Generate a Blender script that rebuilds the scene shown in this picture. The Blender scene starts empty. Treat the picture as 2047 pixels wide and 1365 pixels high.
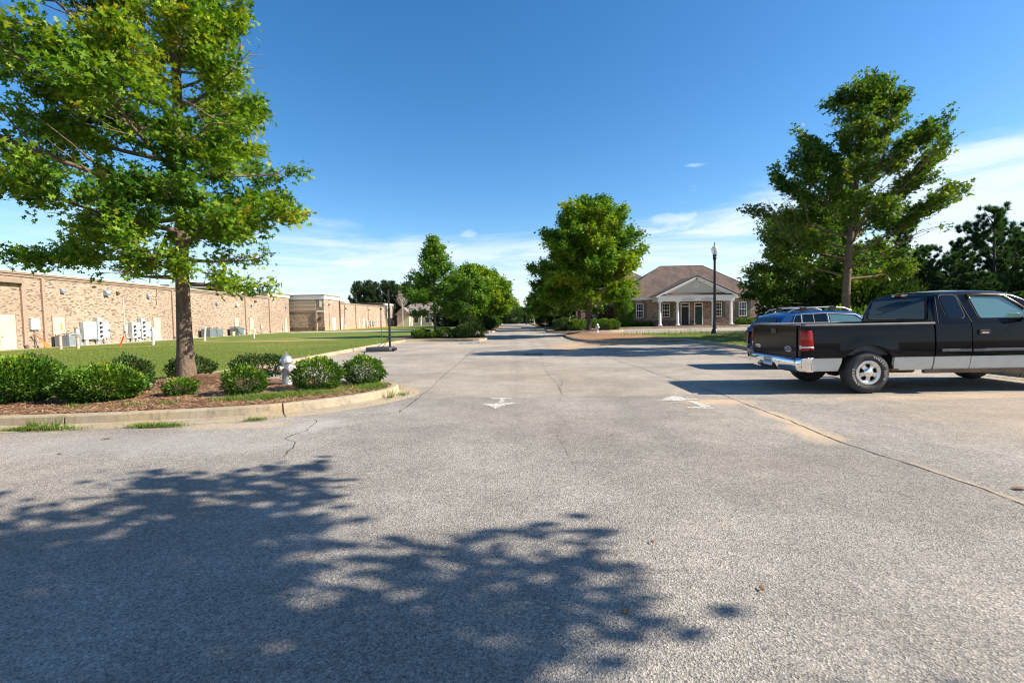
import bpy, bmesh, math, random
import numpy as np
from mathutils import Vector, Matrix
R = math.radians
SC = bpy.context.scene
COL = SC.collection
# ---------------------------------------------------------------- camera
cam_d = bpy.data.cameras.new('camera'); cam = bpy.data.objects.new('camera', cam_d); COL.objects.link(cam)
cam_d.sensor_width = 36; cam_d.lens = 36 * 960 / 2047; cam_d.clip_start = .05; cam_d.clip_end = 3000
cam.matrix_world = Matrix.Translation((0, 0, 1.5)) @ Matrix.Rotation(R(90 - 2.77), 4, 'X') @ Matrix.Rotation(-.019, 4, 'Z')
SC.camera = cam
# ---------------------------------------------------------------- sun and sky
SUN_EL, SUN_AZ = R(34.5), R(97)          # azimuth clockwise from +Y: from the right, slightly behind the camera
sd = Vector((math.cos(SUN_EL) * math.sin(SUN_AZ), math.cos(SUN_EL) * math.cos(SUN_AZ), math.sin(SUN_EL)))
sl = bpy.data.lights.new('sun', 'SUN'); sl.energy = 4.6; sl.angle = R(.55); sl.color = (1, .91, .77)
so = bpy.data.objects.new('sun', sl); COL.objects.link(so); so.rotation_euler = sd.to_track_quat('Z', 'Y').to_euler()
W = bpy.data.worlds.new('World'); SC.world = W; W.use_nodes = True
wn, wl = W.node_tree.nodes, W.node_tree.links
bg = wn['Background']; bg.inputs['Strength'].default_value = .085
sky = wn.new('ShaderNodeTexSky'); sky.sky_type = 'NISHITA'; sky.sun_disc = False
sky.sun_elevation = SUN_EL; sky.sun_rotation = SUN_AZ
sky.air_density = 1.0; sky.dust_density = .5; sky.ozone_density = 3.0; sky.altitude = 100
def wnode(t, **k):
    n = wn.new(t)
    for a, b in k.items(): setattr(n, a, b)
    return n
hs = wnode('ShaderNodeHueSaturation'); hs.inputs['Saturation'].default_value = 1.30; hs.inputs['Value'].default_value = 1.0
wl.new(sky.outputs[0], hs.inputs['Color'])
tc = wnode('ShaderNodeTexCoord'); sx = wnode('ShaderNodeSeparateXYZ'); wl.new(tc.outputs['Generated'], sx.inputs[0])
def wmath(op, a, b=None, c=None, clamp=False):
    n = wnode('ShaderNodeMath', operation=op); n.use_clamp = clamp
    for i, v in enumerate((a, b, c)):
        if v is None: continue
        if isinstance(v, (int, float)): n.inputs[i].default_value = v
        else: wl.new(v, n.inputs[i])
    return n.outputs[0]
def wramp(v, a, b, lo=0., hi=1.):
    n = wnode('ShaderNodeMapRange', interpolation_type='SMOOTHSTEP')
    wl.new(v, n.inputs[0]); n.inputs[1].default_value = a; n.inputs[2].default_value = b
    n.inputs[3].default_value = lo; n.inputs[4].default_value = hi
    return n.outputs[0]
zz = wmath('MAXIMUM', sx.outputs['Z'], 0.0)
az = wmath('ARCTAN2', sx.outputs['X'], sx.outputs['Y'])            # 0 ahead, positive to the right
def wnoise(kx, ky, scale, detail=7, rough=.55, dist=0., off=0.):
    c_ = wnode('ShaderNodeCombineXYZ'); wl.new(wmath('MULTIPLY', az, kx), c_.inputs[0]); wl.new(wmath('MULTIPLY', zz, ky), c_.inputs[1]); c_.inputs[2].default_value = off
    n_ = wnode('ShaderNodeTexNoise'); n_.inputs['Scale'].default_value = scale; n_.inputs['Detail'].default_value = detail; n_.inputs['Roughness'].default_value = rough; n_.inputs['Distortion'].default_value = dist
    wl.new(c_.outputs[0], n_.inputs['Vector']); return n_.outputs[0]
nA = wnoise(1.6, 8, 1.6, 7, .55, .5); nB = wnoise(3.2, 26, 1.3, 8, .62, .9, 3.0); nC = wnoise(16, 34, 1.6, 6, .55, .3, 7.0)
top = wmath('ADD', .165, wmath('MULTIPLY', wmath('ABSOLUTE', wmath('SUBTRACT', az, -.10)), .10))   # veil climbs to the sides
d_ = wmath('SUBTRACT', wmath('ADD', top, wmath('MULTIPLY', wmath('SUBTRACT', nA, .5), .16)), zz)
veil = wmath('MULTIPLY', wramp(d_, -.004, .045), wramp(nB, .30, .60, .22, 1.))
veil = wmath('MULTIPLY', veil, wramp(zz, .0, .05, .55, 1.))
veil = wmath('MULTIPLY', veil, wramp(az, -.75, -.30, .45, 1.))
wisp = wmath('MULTIPLY', wramp(nB, .58, .74), wmath('MULTIPLY', wramp(zz, .30, .18), wramp(az, .05, .35)))
rgt = wmath('MULTIPLY', wramp(az, .55, .80), wmath('MULTIPLY', wramp(zz, .27, .15), wramp(nB, .30, .55)))
puff = None
for ax_, el_, rx_, ry_ in [(-.318, .113, .034, .012), (-.45, .070, .03, .009), (.012, .072, .024, .018), (-.087, .172, .02, .010), (.363, .275, .022, .005), (.325, .185, .05, .012), (.26, .165, .04, .008), (-.20, .105, .03, .007), (.43, .155, .03, .010)]:
    e_ = wmath('ADD', wmath('POWER', wmath('DIVIDE', wmath('SUBTRACT', az, ax_), rx_), 2.0), wmath('POWER', wmath('ABSOLUTE', wmath('DIVIDE', wmath('SUBTRACT', zz, el_), ry_)), 2.0))
    v_ = wramp(wmath('ADD', wmath('SQRT', e_), wmath('MULTIPLY', wmath('SUBTRACT', nC, .5), 2.2)), 1.05, .35)
    puff = v_ if puff is None else wmath('MAXIMUM', puff, v_)
cl = wmath('ADD', wmath('MULTIPLY', veil, .72), wmath('ADD', wmath('MULTIPLY', wisp, .32), wmath('ADD', wmath('MULTIPLY', rgt, .46), wmath('MULTIPLY', puff, .34))))
cl = wmath('MINIMUM', cl, .88)
mx = wnode('ShaderNodeMix', data_type='RGBA'); wl.new(cl, mx.inputs[0]); wl.new(hs.outputs[0], mx.inputs[6])
mx.inputs[7].default_value = (5.0, 5.6, 6.2, 1)
wl.new(mx.outputs[2], bg.inputs['Color'])
# ---------------------------------------------------------------- exposure
vs = SC.view_settings; vs.view_transform = 'Standard'; vs.look = 'None'; vs.gamma = 1; vs.exposure = 1.2
SC.cycles.filter_width = 1.1; SC.cycles.max_bounces = 6; SC.cycles.transparent_max_bounces = 8; SC.cycles.diffuse_bounces = 3; SC.cycles.glossy_bounces = 3

# ================================================================ helpers
def tag(o, label=None, cat=None, group=None, kind=None):
    if label: o['label'] = label
    if cat: o['category'] = cat
    if group: o['group'] = group
    if kind: o['kind'] = kind
    return o
def thing(name, label, cat, loc=(0, 0, 0), rz=0, group=None, scale=1):
    o = bpy.data.objects.new(name, None); COL.objects.link(o); o.location = loc; o.rotation_euler = (0, 0, rz)
    o.empty_display_size = .2
    if scale != 1: o.scale = (scale,) * 3 if not isinstance(scale, tuple) else scale
    return tag(o, label, cat, group)
def kids(o): return [c for c in bpy.data.objects if c.parent == o]
def dup(o, loc=None, rz=None, label=None, scale=None, parent=None, group=None):
    c = o.copy(); COL.objects.link(c); c.parent = parent
    if loc is not None: c.location = loc
    if rz is not None: c.rotation_euler = (0, 0, rz)
    if scale is not None: c.scale = scale if isinstance(scale, tuple) else (scale,) * 3
    if label: c['label'] = label
    if group: c['group'] = group
    for k in kids(o): dup(k, parent=c)
    return c
class MB:
    """collects shapes and links them as one mesh object"""
    def __init__(s): s.v = []; s.f = []; s.sm = []
    def add(s, vs, fs, smooth=False):
        b = len(s.v); s.v += [tuple(v) for v in vs]
        s.f += [tuple(b + i for i in f) for f in fs]; s.sm += [smooth] * len(fs); return s
    def box(s, x0, x1, y0, y1, z0, z1, rz=0, c=None):
        p = [(x0, y0, z0), (x1, y0, z0), (x1, y1, z0), (x0, y1, z0), (x0, y0, z1), (x1, y0, z1), (x1, y1, z1), (x0, y1, z1)]
        if rz:
            cx_, cy_ = c or ((x0 + x1) / 2, (y0 + y1) / 2); ca, sa = math.cos(rz), math.sin(rz)
            p = [(cx_ + (a - cx_) * ca - (b - cy_) * sa, cy_ + (a - cx_) * sa + (b - cy_) * ca, z) for a, b, z in p]
        return s.add(p, [(0, 3, 2, 1), (4, 5, 6, 7), (0, 1, 5, 4), (1, 2, 6, 5), (2, 3, 7, 6), (3, 0, 4, 7)])
    def prism(s, poly, a, b, axis='z', smooth=False):
        """poly (2D, ccw) extruded from a to b along the axis; axis y: poly is (x,z); axis x: poly is (y,z)"""
        n = len(poly)
        m = {'z': lambda p, h: (p[0], p[1], h), 'y': lambda p, h: (p[0], h, p[1]), 'x': lambda p, h: (h, p[0], p[1])}[axis]
        vs = [m(p, a) for p in poly] + [m(p, b) for p in poly]
        fs = [tuple(range(n - 1, -1, -1)), tuple(range(n, 2 * n))] + [(i, (i + 1) % n, n + (i + 1) % n, n + i) for i in range(n)]
        return s.add(vs, fs, smooth)
    def lathe(s, prof, c=(0, 0, 0), seg=20, axis='z', smooth=True, caps=True):
        cx_, cy_, cz_ = c; vs = []; n = len(prof)
        for r, h in prof:
            for k in range(seg):
                a = 2 * math.pi * k / seg; u, w = r * math.cos(a), r * math.sin(a)
                vs.append({'z': (cx_ + u, cy_ + w, cz_ + h), 'x': (cx_ + h, cy_ + u, cz_ + w), 'y': (cx_ + u, cy_ + h, cz_ + w)}[axis])
        fs = [(i * seg + k, i * seg + (k + 1) % seg, (i + 1) * seg + (k + 1) % seg, (i + 1) * seg + k) for i in range(n - 1) for k in range(seg)]
        s.add(vs, fs, smooth)
        if caps: s.add(vs[:seg], [tuple(range(seg - 1, -1, -1))]); s.add(vs[-seg:], [tuple(range(seg))])
        return s
    def tube(s, pts, rad, seg=8, smooth=True, caps=True):
        pts = [Vector(p) for p in pts]; n = len(pts)
        if isinstance(rad, (int, float)): rad = [rad] * n
        vs = []; up = None
        for i, p in enumerate(pts):
            d = (pts[min(i + 1, n - 1)] - pts[max(i - 1, 0)]); d = d.normalized() if d.length > 1e-9 else Vector((0, 0, 1))
            if up is None: up = d.orthogonal().normalized()
            u = (up - d * up.dot(d)); u = u.normalized() if u.length > 1e-6 else d.orthogonal().normalized(); up = u; w = d.cross(u)
            for k in range(seg):
                a = 2 * math.pi * k / seg; vs.append(p + (u * math.cos(a) + w * math.sin(a)) * rad[i])
        fs = [(i * seg + k, i * seg + (k + 1) % seg, (i + 1) * seg + (k + 1) % seg, (i + 1) * seg + k) for i in range(n - 1) for k in range(seg)]
        s.add(vs, fs, smooth)
        if caps and seg > 3: s.add(vs[:seg], [tuple(range(seg - 1, -1, -1))]); s.add(vs[-seg:], [tuple(range(seg))])
        return s
    def build(s, name, mat, parent=None, bevel=0, seg=2, **t):
        m = bpy.data.meshes.new(name); m.from_pydata(s.v, [], s.f)
        m.polygons.foreach_set('use_smooth', s.sm)
        m.update(); m.materials.append(mat)
        o = bpy.data.objects.new(name, m); COL.objects.link(o)
        if parent: o.parent = parent
        if bevel:
            b = o.modifiers.new('bevel', 'BEVEL'); b.width = bevel; b.segments = seg; b.limit_method = 'ANGLE'; b.angle_limit = R(40)
            b.harden_normals = False
        if t: tag(o, **t)
        return o
def np_mesh(name, V, nper, mat, parent=None, tint=None, smooth=False):
    """V (N*nper,3): N polygons of nper vertices each"""
    N = len(V) // nper
    m = bpy.data.meshes.new(name)
    m.vertices.add(len(V)); m.vertices.foreach_set('co', np.ascontiguousarray(V, dtype=np.float32).ravel())
    m.loops.add(len(V)); m.loops.foreach_set('vertex_index', np.arange(len(V), dtype=np.int32))
    m.polygons.add(N); m.polygons.foreach_set('loop_start', np.arange(0, len(V), nper, dtype=np.int32))
    m.update(calc_edges=True)
    if tint is not None:
        a = m.attributes.new('tint', 'FLOAT', 'FACE'); a.data.foreach_set('value', tint.astype(np.float32))
    m.materials.append(mat)
    if name is None: return m
    o = bpy.data.objects.new(name, m); COL.objects.link(o); o.parent = parent
    return o
def smooth_path(pts, closed=False, step=.25):
    P = [Vector((p[0], p[1])) for p in pts]; n = len(P); out = []
    rng = range(n) if closed else range(n - 1)
    for i in rng:
        if closed: a, b, c, d = P[(i - 1) % n], P[i], P[(i + 1) % n], P[(i + 2) % n]
        else: a, b, c, d = P[max(i - 1, 0)], P[i], P[i + 1], P[min(i + 2, n - 1)]
        k = max(1, min(40, int((c - b).length / step)))
        for j in range(k):
            t = j / k
            out.append(.5 * ((2 * b) + (c - a) * t + (2 * a - 5 * b + 4 * c - d) * t * t + (3 * b - a - 3 * c + d) * t ** 3))
    if not closed: out.append(P[-1])
    return out
# ================================================================ materials
class NT:
    def __init__(s, name):
        s.m = bpy.data.materials.new(name); s.m.use_nodes = True; s.n = s.m.node_tree.nodes; s.l = s.m.node_tree.links
        s.b = s.n['Principled BSDF']; s.out = s.n['Material Output']
    def new(s, t, ins=None, **k):
        n = s.n.new(t)
        for a, b in k.items(): setattr(n, a, b)
        for i, v in (ins or {}).items(): s.set(n.inputs[i], v)
        return n
    def set(s, sock, v):
        if isinstance(v, bpy.types.NodeSocket): s.l.new(v, sock)
        else: sock.default_value = v
    def math(s, op, a, b=0., clamp=False):
        n = s.new('ShaderNodeMath', {0: a, 1: b}, operation=op); n.use_clamp = clamp; return n.outputs[0]
    def noise(s, scale, detail=4, rough=.55, vec=None, dist=0):
        n = s.new('ShaderNodeTexNoise', {'Scale': scale, 'Detail': detail, 'Roughness': rough, 'Distortion': dist})
        if vec is not None: s.l.new(vec, n.inputs['Vector'])
        return n.outputs[0]
    def co(s, kind='Object'): 
        if not hasattr(s, '_tc'): s._tc = s.new('ShaderNodeTexCoord')
        return s._tc.outputs[kind]
    def mapr(s, v, a, b, lo=0., hi=1., smooth=True):
        return s.new('ShaderNodeMapRange', {0: v, 1: a, 2: b, 3: lo, 4: hi}, interpolation_type='SMOOTHSTEP' if smooth else 'LINEAR').outputs[0]
    def mix(s, f, a, b, mode='MIX'):
        n = s.new('ShaderNodeMix', data_type='RGBA', blend_type=mode)
        s.set(n.inputs[0], f); s.set(n.inputs[6], a if not isinstance(a, tuple) else (*a, 1)); s.set(n.inputs[7], b if not isinstance(b, tuple) else (*b, 1))
        return n.outputs[2]
    def ramp(s, v, stops):
        n = s.new('ShaderNodeValToRGB', {0: v}); cr = n.color_ramp
        while len(cr.elements) < len(stops): cr.elements.new(.5)
        for e, (p, c) in zip(cr.elements, stops): e.position = p; e.color = (*c, 1)
        return n.outputs[0]
    def scale(s, v, sc):
        return s.new('ShaderNodeMapping', {'Vector': v, 'Scale': sc}).outputs[0]
    def bump(s, h, st=.3, d=.01):
        b = s.new('ShaderNodeBump', {'Height': h, 'Strength': st, 'Distance': d}); s.l.new(b.outputs[0], s.b.inputs['Normal'])
    def base(s, c): s.set(s.b.inputs['Base Color'], c if not isinstance(c, tuple) else (*c, 1))
    def set_(s, **k):
        for a, v in k.items(): s.set(s.b.inputs[a.replace('_', ' ')], v)
        return s
def simple(name, col, rough=.6, metal=0, var=.12, scale=6, spec=None, bump=0, coat=0):
    t = NT(name); nz = t.noise(scale, 5, .6, t.co())
    f = t.mapr(nz, .3, .7, 1 - var, 1 + var)
    g = t.new('ShaderNodeMix', {0: 1.0}, data_type='RGBA', blend_type='MULTIPLY'); g.inputs[6].default_value = (*col, 1)
    t.l.new(f, g.inputs[7]); t.base(g.outputs[2]); t.set_(Roughness=rough, Metallic=metal)
    if spec is not None: t.b.inputs['Specular IOR Level'].default_value = spec
    if coat: t.b.inputs['Coat Weight'].default_value = coat; t.b.inputs['Coat Roughness'].default_value = .04
    if bump: t.bump(t.noise(scale * 6, 4, .6, t.co()), bump, .01)
    return t.m
M = {}
def asphalt(name, stains=True, tone=1.0):
    t = NT(name); co = t.co()
    vo = t.new('ShaderNodeTexVoronoi', {'Vector': co, 'Scale': 98.0, 'Randomness': 1.0})
    sp = t.new('ShaderNodeSeparateColor', {0: vo.outputs['Color']})
    agg = t.ramp(sp.outputs[0], [(0, (.07, .068, .07)), (.14, (.15, .143, .135)), (.5, (.282, .250, .208)), (.85, (.38, .336, .28)), (1, (.52, .46, .385))])
    vo2 = t.new('ShaderNodeTexVoronoi', {'Vector': co, 'Scale': 230.0})
    sp2 = t.new('ShaderNodeSeparateColor', {0: vo2.outputs['Color']})
    agg = t.mix(.35, agg, t.ramp(sp2.outputs[1], [(0, (.10, .10, .11)), (1, (.45, .42, .38))]))
    n1 = t.noise(.35, 6, .6, co); n2 = t.noise(2.2, 5, .6, co); n3 = t.noise(14, 4, .6, co)
    f = t.math('MULTIPLY', t.mapr(n1, .3, .7, .78, 1.15), t.math('MULTIPLY', t.mapr(n2, .3, .7, .90, 1.08), t.mapr(n3, .3, .7, .90, 1.1)))
    f = t.math('MULTIPLY', f, tone)
    col = t.new('ShaderNodeMix', {0: 1.0}, data_type='RGBA', blend_type='MULTIPLY'); t.l.new(agg, col.inputs[6]); t.l.new(f, col.inputs[7]); c = col.outputs[2]
    # warm pale tone of the worn lot
    c = t.mix(t.mapr(t.noise(.12, 4, .5, co), .42, .62, 0, .5), c, t.mix(1.0, c, (1.08, .99, .90), 'MULTIPLY'))
    if stains:
        s = t.new('ShaderNodeSeparateXYZ', {0: co}); X, Y = s.outputs[0], s.outputs[1]
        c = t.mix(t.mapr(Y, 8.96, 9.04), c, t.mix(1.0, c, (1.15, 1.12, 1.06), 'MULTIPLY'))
        nd = t.noise(1.3, 6, .65, co)
        def blob(cx, cy, rx, ry, k=.9):
            a = t.math('DIVIDE', t.math('SUBTRACT', X, cx), rx); b = t.math('DIVIDE', t.math('SUBTRACT', Y, cy), ry)
            d = t.math('SQRT', t.math('ADD', t.math('MULTIPLY', a, a), t.math('MULTIPLY', b, b)))
            d = t.math('ADD', d, t.math('MULTIPLY', t.math('SUBTRACT', nd, .5), 1.5))
            return t.mapr(d, 1.0, .25, 0, k)
        orange = t.math('MAXIMUM', blob(4.6, 26.0, 3.6, 2.3, .75), t.math('MAXIMUM', blob(2.6, 22.5, 1.3, 4.0, .3), blob(6.5, 25.6, 4.5, .6, .7)))
        c = t.mix(orange, c, (.55, .30, .13))
        tan = t.math('MAXIMUM', blob(3.85, 6.9, .22, 1.4, .55), t.math('MAXIMUM', t.math('MAXIMUM', blob(3.5, 8.2, 1.0, .45, .6), blob(3.72, 5.95, .35, .7, .6)), blob(3.93, 4.0, .07, 1.0, .35)))
        tan = t.math('MAXIMUM', tan, t.math('MAXIMUM', blob(8.2, 8.3, 3.6, .45, .5), blob(-4.2, 7.0, 1.6, .3, .35)))
        tan = t.math('MAXIMUM', tan, t.math('MAXIMUM', blob(-2.9, 27.0, 3.5, 3.0, .25), blob(7.6, 6.0, 3.0, 3.5, .22)))
        c = t.mix(tan, c, (.60, .43, .27))
        oil = t.math('MAXIMUM', blob(.7, 5.2, .9, 2.4, .28), t.math('MAXIMUM', blob(7.0, 10.6, 1.2, .5, .4), t.math('MAXIMUM', blob(-5.2, 17, 2.6, .25, .3), blob(-3.5, 20.5, 3.0, .22, .3))))
        oil = t.math('MAXIMUM', oil, t.math('MAXIMUM', blob(-4.4, 13.2, 2.6, .16, .35), blob(5.5, 13.2, 2.6, .3, .25)))
        sp3 = t.noise(1.7, 3, .5, co); oil = t.math('MAXIMUM', oil, t.mapr(sp3, .70, .78, 0, .5))
        wheel = t.new('ShaderNodeMath', {0: t.math('ABSOLUTE', t.math('SUBTRACT', t.math('ABSOLUTE', t.math('SUBTRACT', X, 1.0)), .85))}, operation='ABSOLUTE').outputs[0]
        oil = t.math('MAXIMUM', oil, t.math('MULTIPLY', t.mapr(wheel, .35, .05, 0, .28), t.mapr(t.noise(.6, 5, .6, t.scale(co, (2, .4, 1))), .35, .6)))
        c = t.mix(oil, c, t.mix(1.0, c, (.62, .64, .68), 'MULTIPLY'))
        pale = t.math('MAXIMUM', blob(-2.9, 6.9, .5, .6, .4), blob(-4.9, 6.0, 3.0, .8, .30))
        c = t.mix(pale, c, (.42, .41, .40))
    t.base(c); t.set_(Roughness=.88)
    t.b.inputs['Specular IOR Level'].default_value = .3
    t.bump(t.math('ADD', vo.outputs['Distance'], t.math('MULTIPLY', vo2.outputs['Distance'], .4)), .75, .006)
    return t.m
M['asphalt'] = asphalt('asphalt'); M['asphalt2'] = asphalt('asphalt_far', False, 1.2)
def concrete(name, col, stain, amt=.6):
    t = NT(name); co = t.co(); n1 = t.noise(1.1, 6, .65, co); n2 = t.noise(9, 5, .6, co); n3 = t.noise(90, 3, .6, co)
    s = t.new('ShaderNodeSeparateXYZ', {0: co})
    c = t.mix(t.mapr(n1, .35, .65, 0, amt), col, stain)
    c = t.mix(t.mapr(n2, .45, .75, 0, .35), c, (.16, .14, .11))
    st = t.noise(1.0, 4, .6, t.scale(co, (16, 16, .8)))
    c = t.mix(t.mapr(st, .52, .70, 0, .42), c, (.12, .10, .075))
    c = t.mix(t.mapr(t.noise(.7, 5, .7, co), .48, .66, 0, .6), c, tuple(x * .5 for x in col)); c = t.mix(t.mapr(t.noise(3.5, 6, .75, co), .55, .68, 0, .5), c, (.11, .095, .07))
    f = t.mapr(n3, .3, .7, .85, 1.12)
    g = t.new('ShaderNodeMix', {0: 1.0}, data_type='RGBA', blend_type='MULTIPLY'); t.l.new(c, g.inputs[6]); t.l.new(f, g.inputs[7])
    t.base(g.outputs[2]); t.set_(Roughness=.9); t.bump(t.math('ADD', n2, t.math('MULTIPLY', n3, .4)), .35, .01); return t.m
M['kerb'] = concrete('kerb_concrete', (.35, .295, .215), (.40, .29, .155))
M['walk'] = concrete('walk_concrete', (.46, .42, .36), (.42, .34, .26), .4)
def grass():
    t = NT('lawn_grass'); co = t.co(); n0 = t.noise(.09, 5, .6, co); n1 = t.noise(.8, 6, .6, t.scale(co, (.35, 1.6, 1))); n2 = t.noise(30, 4, .7, co); n3 = t.noise(9, 5, .6, co)
    c = t.mix(t.mapr(n1, .35, .65), (.135, .178, .026), (.205, .235, .048))
    c = t.mix(t.mapr(n3, .4, .7, 0, .6), c, (.07, .12, .02))
    c = t.mix(t.mapr(n2, .4, .75, 0, .55), c, (.05, .08, .015))
    c = t.mix(t.mapr(n0, .50, .64, 0, .6), c, (.27, .26, .08)); c = t.mix(t.mapr(t.noise(.35, 6, .7, t.scale(co, (.3, 1.5, 1))), .52, .66, 0, .45), c, (.09, .14, .02))
    # bare clay patches beside the wall
    s = t.new('ShaderNodeSeparateXYZ', {0: co}); X, Y = s.outputs[0], s.outputs[1]; nd = t.noise(1.6, 6, .7, co)
    def blob(cx, cy, rx, ry, k=.9):
        a = t.math('DIVIDE', t.math('SUBTRACT', X, cx), rx); b = t.math('DIVIDE', t.math('SUBTRACT', Y, cy), ry)
        d = t.math('SQRT', t.math('ADD', t.math('MULTIPLY', a, a), t.math('MULTIPLY', b, b)))
        return t.mapr(t.math('ADD', d, t.math('MULTIPLY', t.math('SUBTRACT', nd, .5), 1.8)), 1.0, .3, 0, k)
    m = None
    for b in [(-24.5, 30.8, 3.0, 1.0, .8), (-26.8, 28.8, 1.6, .7, .9), (-24.5, 39, 1.6, 1.0, .95), (-17.0, 35.5, 5.5, 1.1, .9), (-26, 25, 4, .8, .6), (-28.0, 86, .9, 12, .9), (-22, 32.5, 3, .8, .6)]:
        v = blob(*b); m = v if m is None else t.math('MAXIMUM', m, v)
    c = t.mix(m, c, (.52, .29, .13))
    t.base(c); t.set_(Roughness=.8); t.b.inputs['Specular IOR Level'].default_value = .15
    t.bump(t.math('ADD', n2, n3), .9, .03); return t.m
M['grass'] = grass()
def mulch(name, a, b, c_):
    t = NT(name); co = t.co()
    w = t.noise(5, 6, .7, co, dist=2.5); n2 = t.noise(60, 4, .7, t.scale(co, (1, 3, 1))); n3 = t.noise(.9, 4, .6, co)
    c = t.ramp(w, [(.3, a), (.5, b), (.68, c_)]); c = t.mix(t.mapr(n2, .4, .7, 0, .6), c, tuple(x * .35 for x in a))
    c = t.mix(t.mapr(n3, .45, .65, 0, .5), c, (.20, .13, .08))
    t.base(c); t.set_(Roughness=.9); t.bump(t.math('ADD', w, n2), 1, .03); return t.m
M['mulch'] = mulch('pine_straw_ground', (.15, .090, .058), (.29, .18, .115), (.43, .30, .205))
M['clay'] = mulch('clay_ground', (.30, .14, .06), (.42, .20, .08), (.34, .22, .12))
def brick(name, c1, c2, dark, mortar, p=.22, sx=.21, sz=.072, stain=False, mott=.0):
    """u = x + y runs along either wall direction, v = z"""
    t = NT(name); co = t.co(); s = t.new('ShaderNodeSeparateXYZ', {0: co})
    v = t.new('ShaderNodeCombineXYZ', {0: t.math('ADD', s.outputs[0], s.outputs[1]), 1: s.outputs[2], 2: 0.0}).outputs[0]
    b = t.new('ShaderNodeTexBrick', {'Vector': v, 'Color1': (0, 0, 0, 1), 'Color2': (1, 1, 1, 1), 'Mortar': (0, 0, 0, 1), 'Scale': 1.0, 'Mortar Size': .008, 'Mortar Smooth': .3, 'Bias': 0.0, 'Brick Width': sx, 'Row Height': sz}, offset=.5)
    # per-brick random from the brick texture's own colour mix
    rnd = b.outputs['Color']
    c = t.ramp(rnd, [(0, dark), (p, dark), (p + .06, c1), (.62, c2), (1, tuple(min(1, x * 1.18) for x in c2))])
    c = t.mix(t.mapr(t.noise(3, 5, .6, co), .35, .7, 0, .12), c, c1)
    c = t.mix(b.outputs['Fac'], c, mortar)
    c = t.mix(t.mapr(t.noise(.25, 5, .6, co), .4, .65, 0, .25), c, tuple(x * .7 for x in c1))
    if stain:
        z = s.outputs[2]; c = t.mix(t.math('MULTIPLY', t.mapr(z, 1.0, .1), t.mapr(t.noise(1.2, 5, .6, co), .25, .6)), c, (.60, .30, .12))
    t.base(c); t.set_(Roughness=.85); t.bump(t.math('SUBTRACT', 1.0, b.outputs['Fac']), .5, .01); return t.m
M['brick_tan'] = brick('tan_brick', (.265, .185, .125), (.375, .285, .205), (.085, .058, .045), (.31, .255, .20), .13, .20, .068)
M['brick_tan2'] = brick('tan_brick_far', (.285, .205, .145), (.40, .31, .225), (.11, .075, .055), (.33, .275, .215), .15, .20, .068, stain=True)
M['brick_dark'] = brick('dark_brick', (.13, .065, .05), (.22, .13, .10), (.06, .035, .03), (.22, .18, .15), .3)
M['brick_red'] = brick('rose_brick', (.26, .155, .115), (.37, .255, .195), (.12, .07, .055), (.36, .30, .25), .25)
def shingle(name, a, b):
    t = NT(name); co = t.co(); s = t.new('ShaderNodeSeparateXYZ', {0: co})
    v = t.new('ShaderNodeCombineXYZ', {0: t.math('ADD', s.outputs[0], s.outputs[1]), 1: s.outputs[2], 2: 0.0}).outputs[0]
    br = t.new('ShaderNodeTexBrick', {'Vector': v, 'Color1': (0, 0, 0, 1), 'Color2': (1, 1, 1, 1), 'Mortar': (0, 0, 0, 1), 'Scale': 1.0, 'Mortar Size': .006, 'Brick Width': .3, 'Row Height': .11}, offset=.5)
    c = t.ramp(br.outputs['Color'], [(0, a), (1, b)])
    st = t.noise(1.0, 5, .65, t.scale(co, (1.1, 1.1, .12)))
    c = t.mix(t.mapr(st, .42, .62, 0, .65), c, tuple(x * .42 for x in a))
    c = t.mix(t.mapr(t.noise(40, 3, .6, co), .4, .7, 0, .3), c, (.3, .22, .18))
    t.base(c); t.set_(Roughness=.9); t.bump(br.outputs['Color'], .3, .01); return t.m
M['shingle'] = shingle('brown_shingle', (.078, .050, .040), (.125, .083, .066))
M['shingle_grey'] = shingle('grey_shingle', (.20, .17, .15), (.29, .25, .22))
M['white'] = simple('white_trim', (.78, .76, .71), .5, var=.05)
M['stucco'] = simple('cream_stucco', (.56, .49, .38), .85, var=.08, bump=.2)
M['siding'] = simple('tan_siding', (.40, .32, .23), .7, var=.05)
M['coping'] = simple('tan_coping', (.26, .19, .135), .6, var=.08)
M['coping_lt'] = simple('pale_coping', (.50, .44, .36), .6, var=.06)
M['spout'] = simple('tan_spout', (.32, .225, .165), .5, var=.1)
M['door_cream'] = simple('cream_door', (.56, .47, .32), .5, var=.07, scale=2)
M['door_white'] = simple('white_door', (.56, .52, .45), .5, var=.05)
M['rust'] = simple('rust', (.45, .24, .06), .9, var=.3)
M['grey_box'] = simple('grey_utility_paint', (.38, .42, .41), .45, var=.06)
M['white_box'] = simple('white_utility_paint', (.60, .61, .60), .45, var=.04)
M['ac'] = simple('grey_green_metal', (.20, .25, .25), .45, var=.1)
M['ac2'] = simple('blue_grey_metal', (.30, .34, .37), .45, var=.1)
M['dark'] = simple('dark_recess', (.02, .02, .022), .8)
M['black_metal'] = simple('black_metal', (.018, .018, .022), .35, var=.2)
M['lamp_iron'] = simple('lamp_iron', (.022, .020, .026), .38, var=.2)
M['plastic'] = simple('grey_black_plastic', (.05, .055, .065), .55, var=.15)
M['green_post'] = simple('green_steel', (.05, .13, .07), .5)
M['orange'] = simple('orange_plastic', (.85, .16, .03), .45, var=.1)
M['white_pvc'] = simple('white_plastic', (.62, .60, .55), .4, var=.06)
M['galv'] = simple('galvanised', (.55, .56, .56), .35, .8, var=.15)
M['bollard'] = simple('weathered_pipe', (.42, .34, .28), .6, .2, var=.2)
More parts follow.
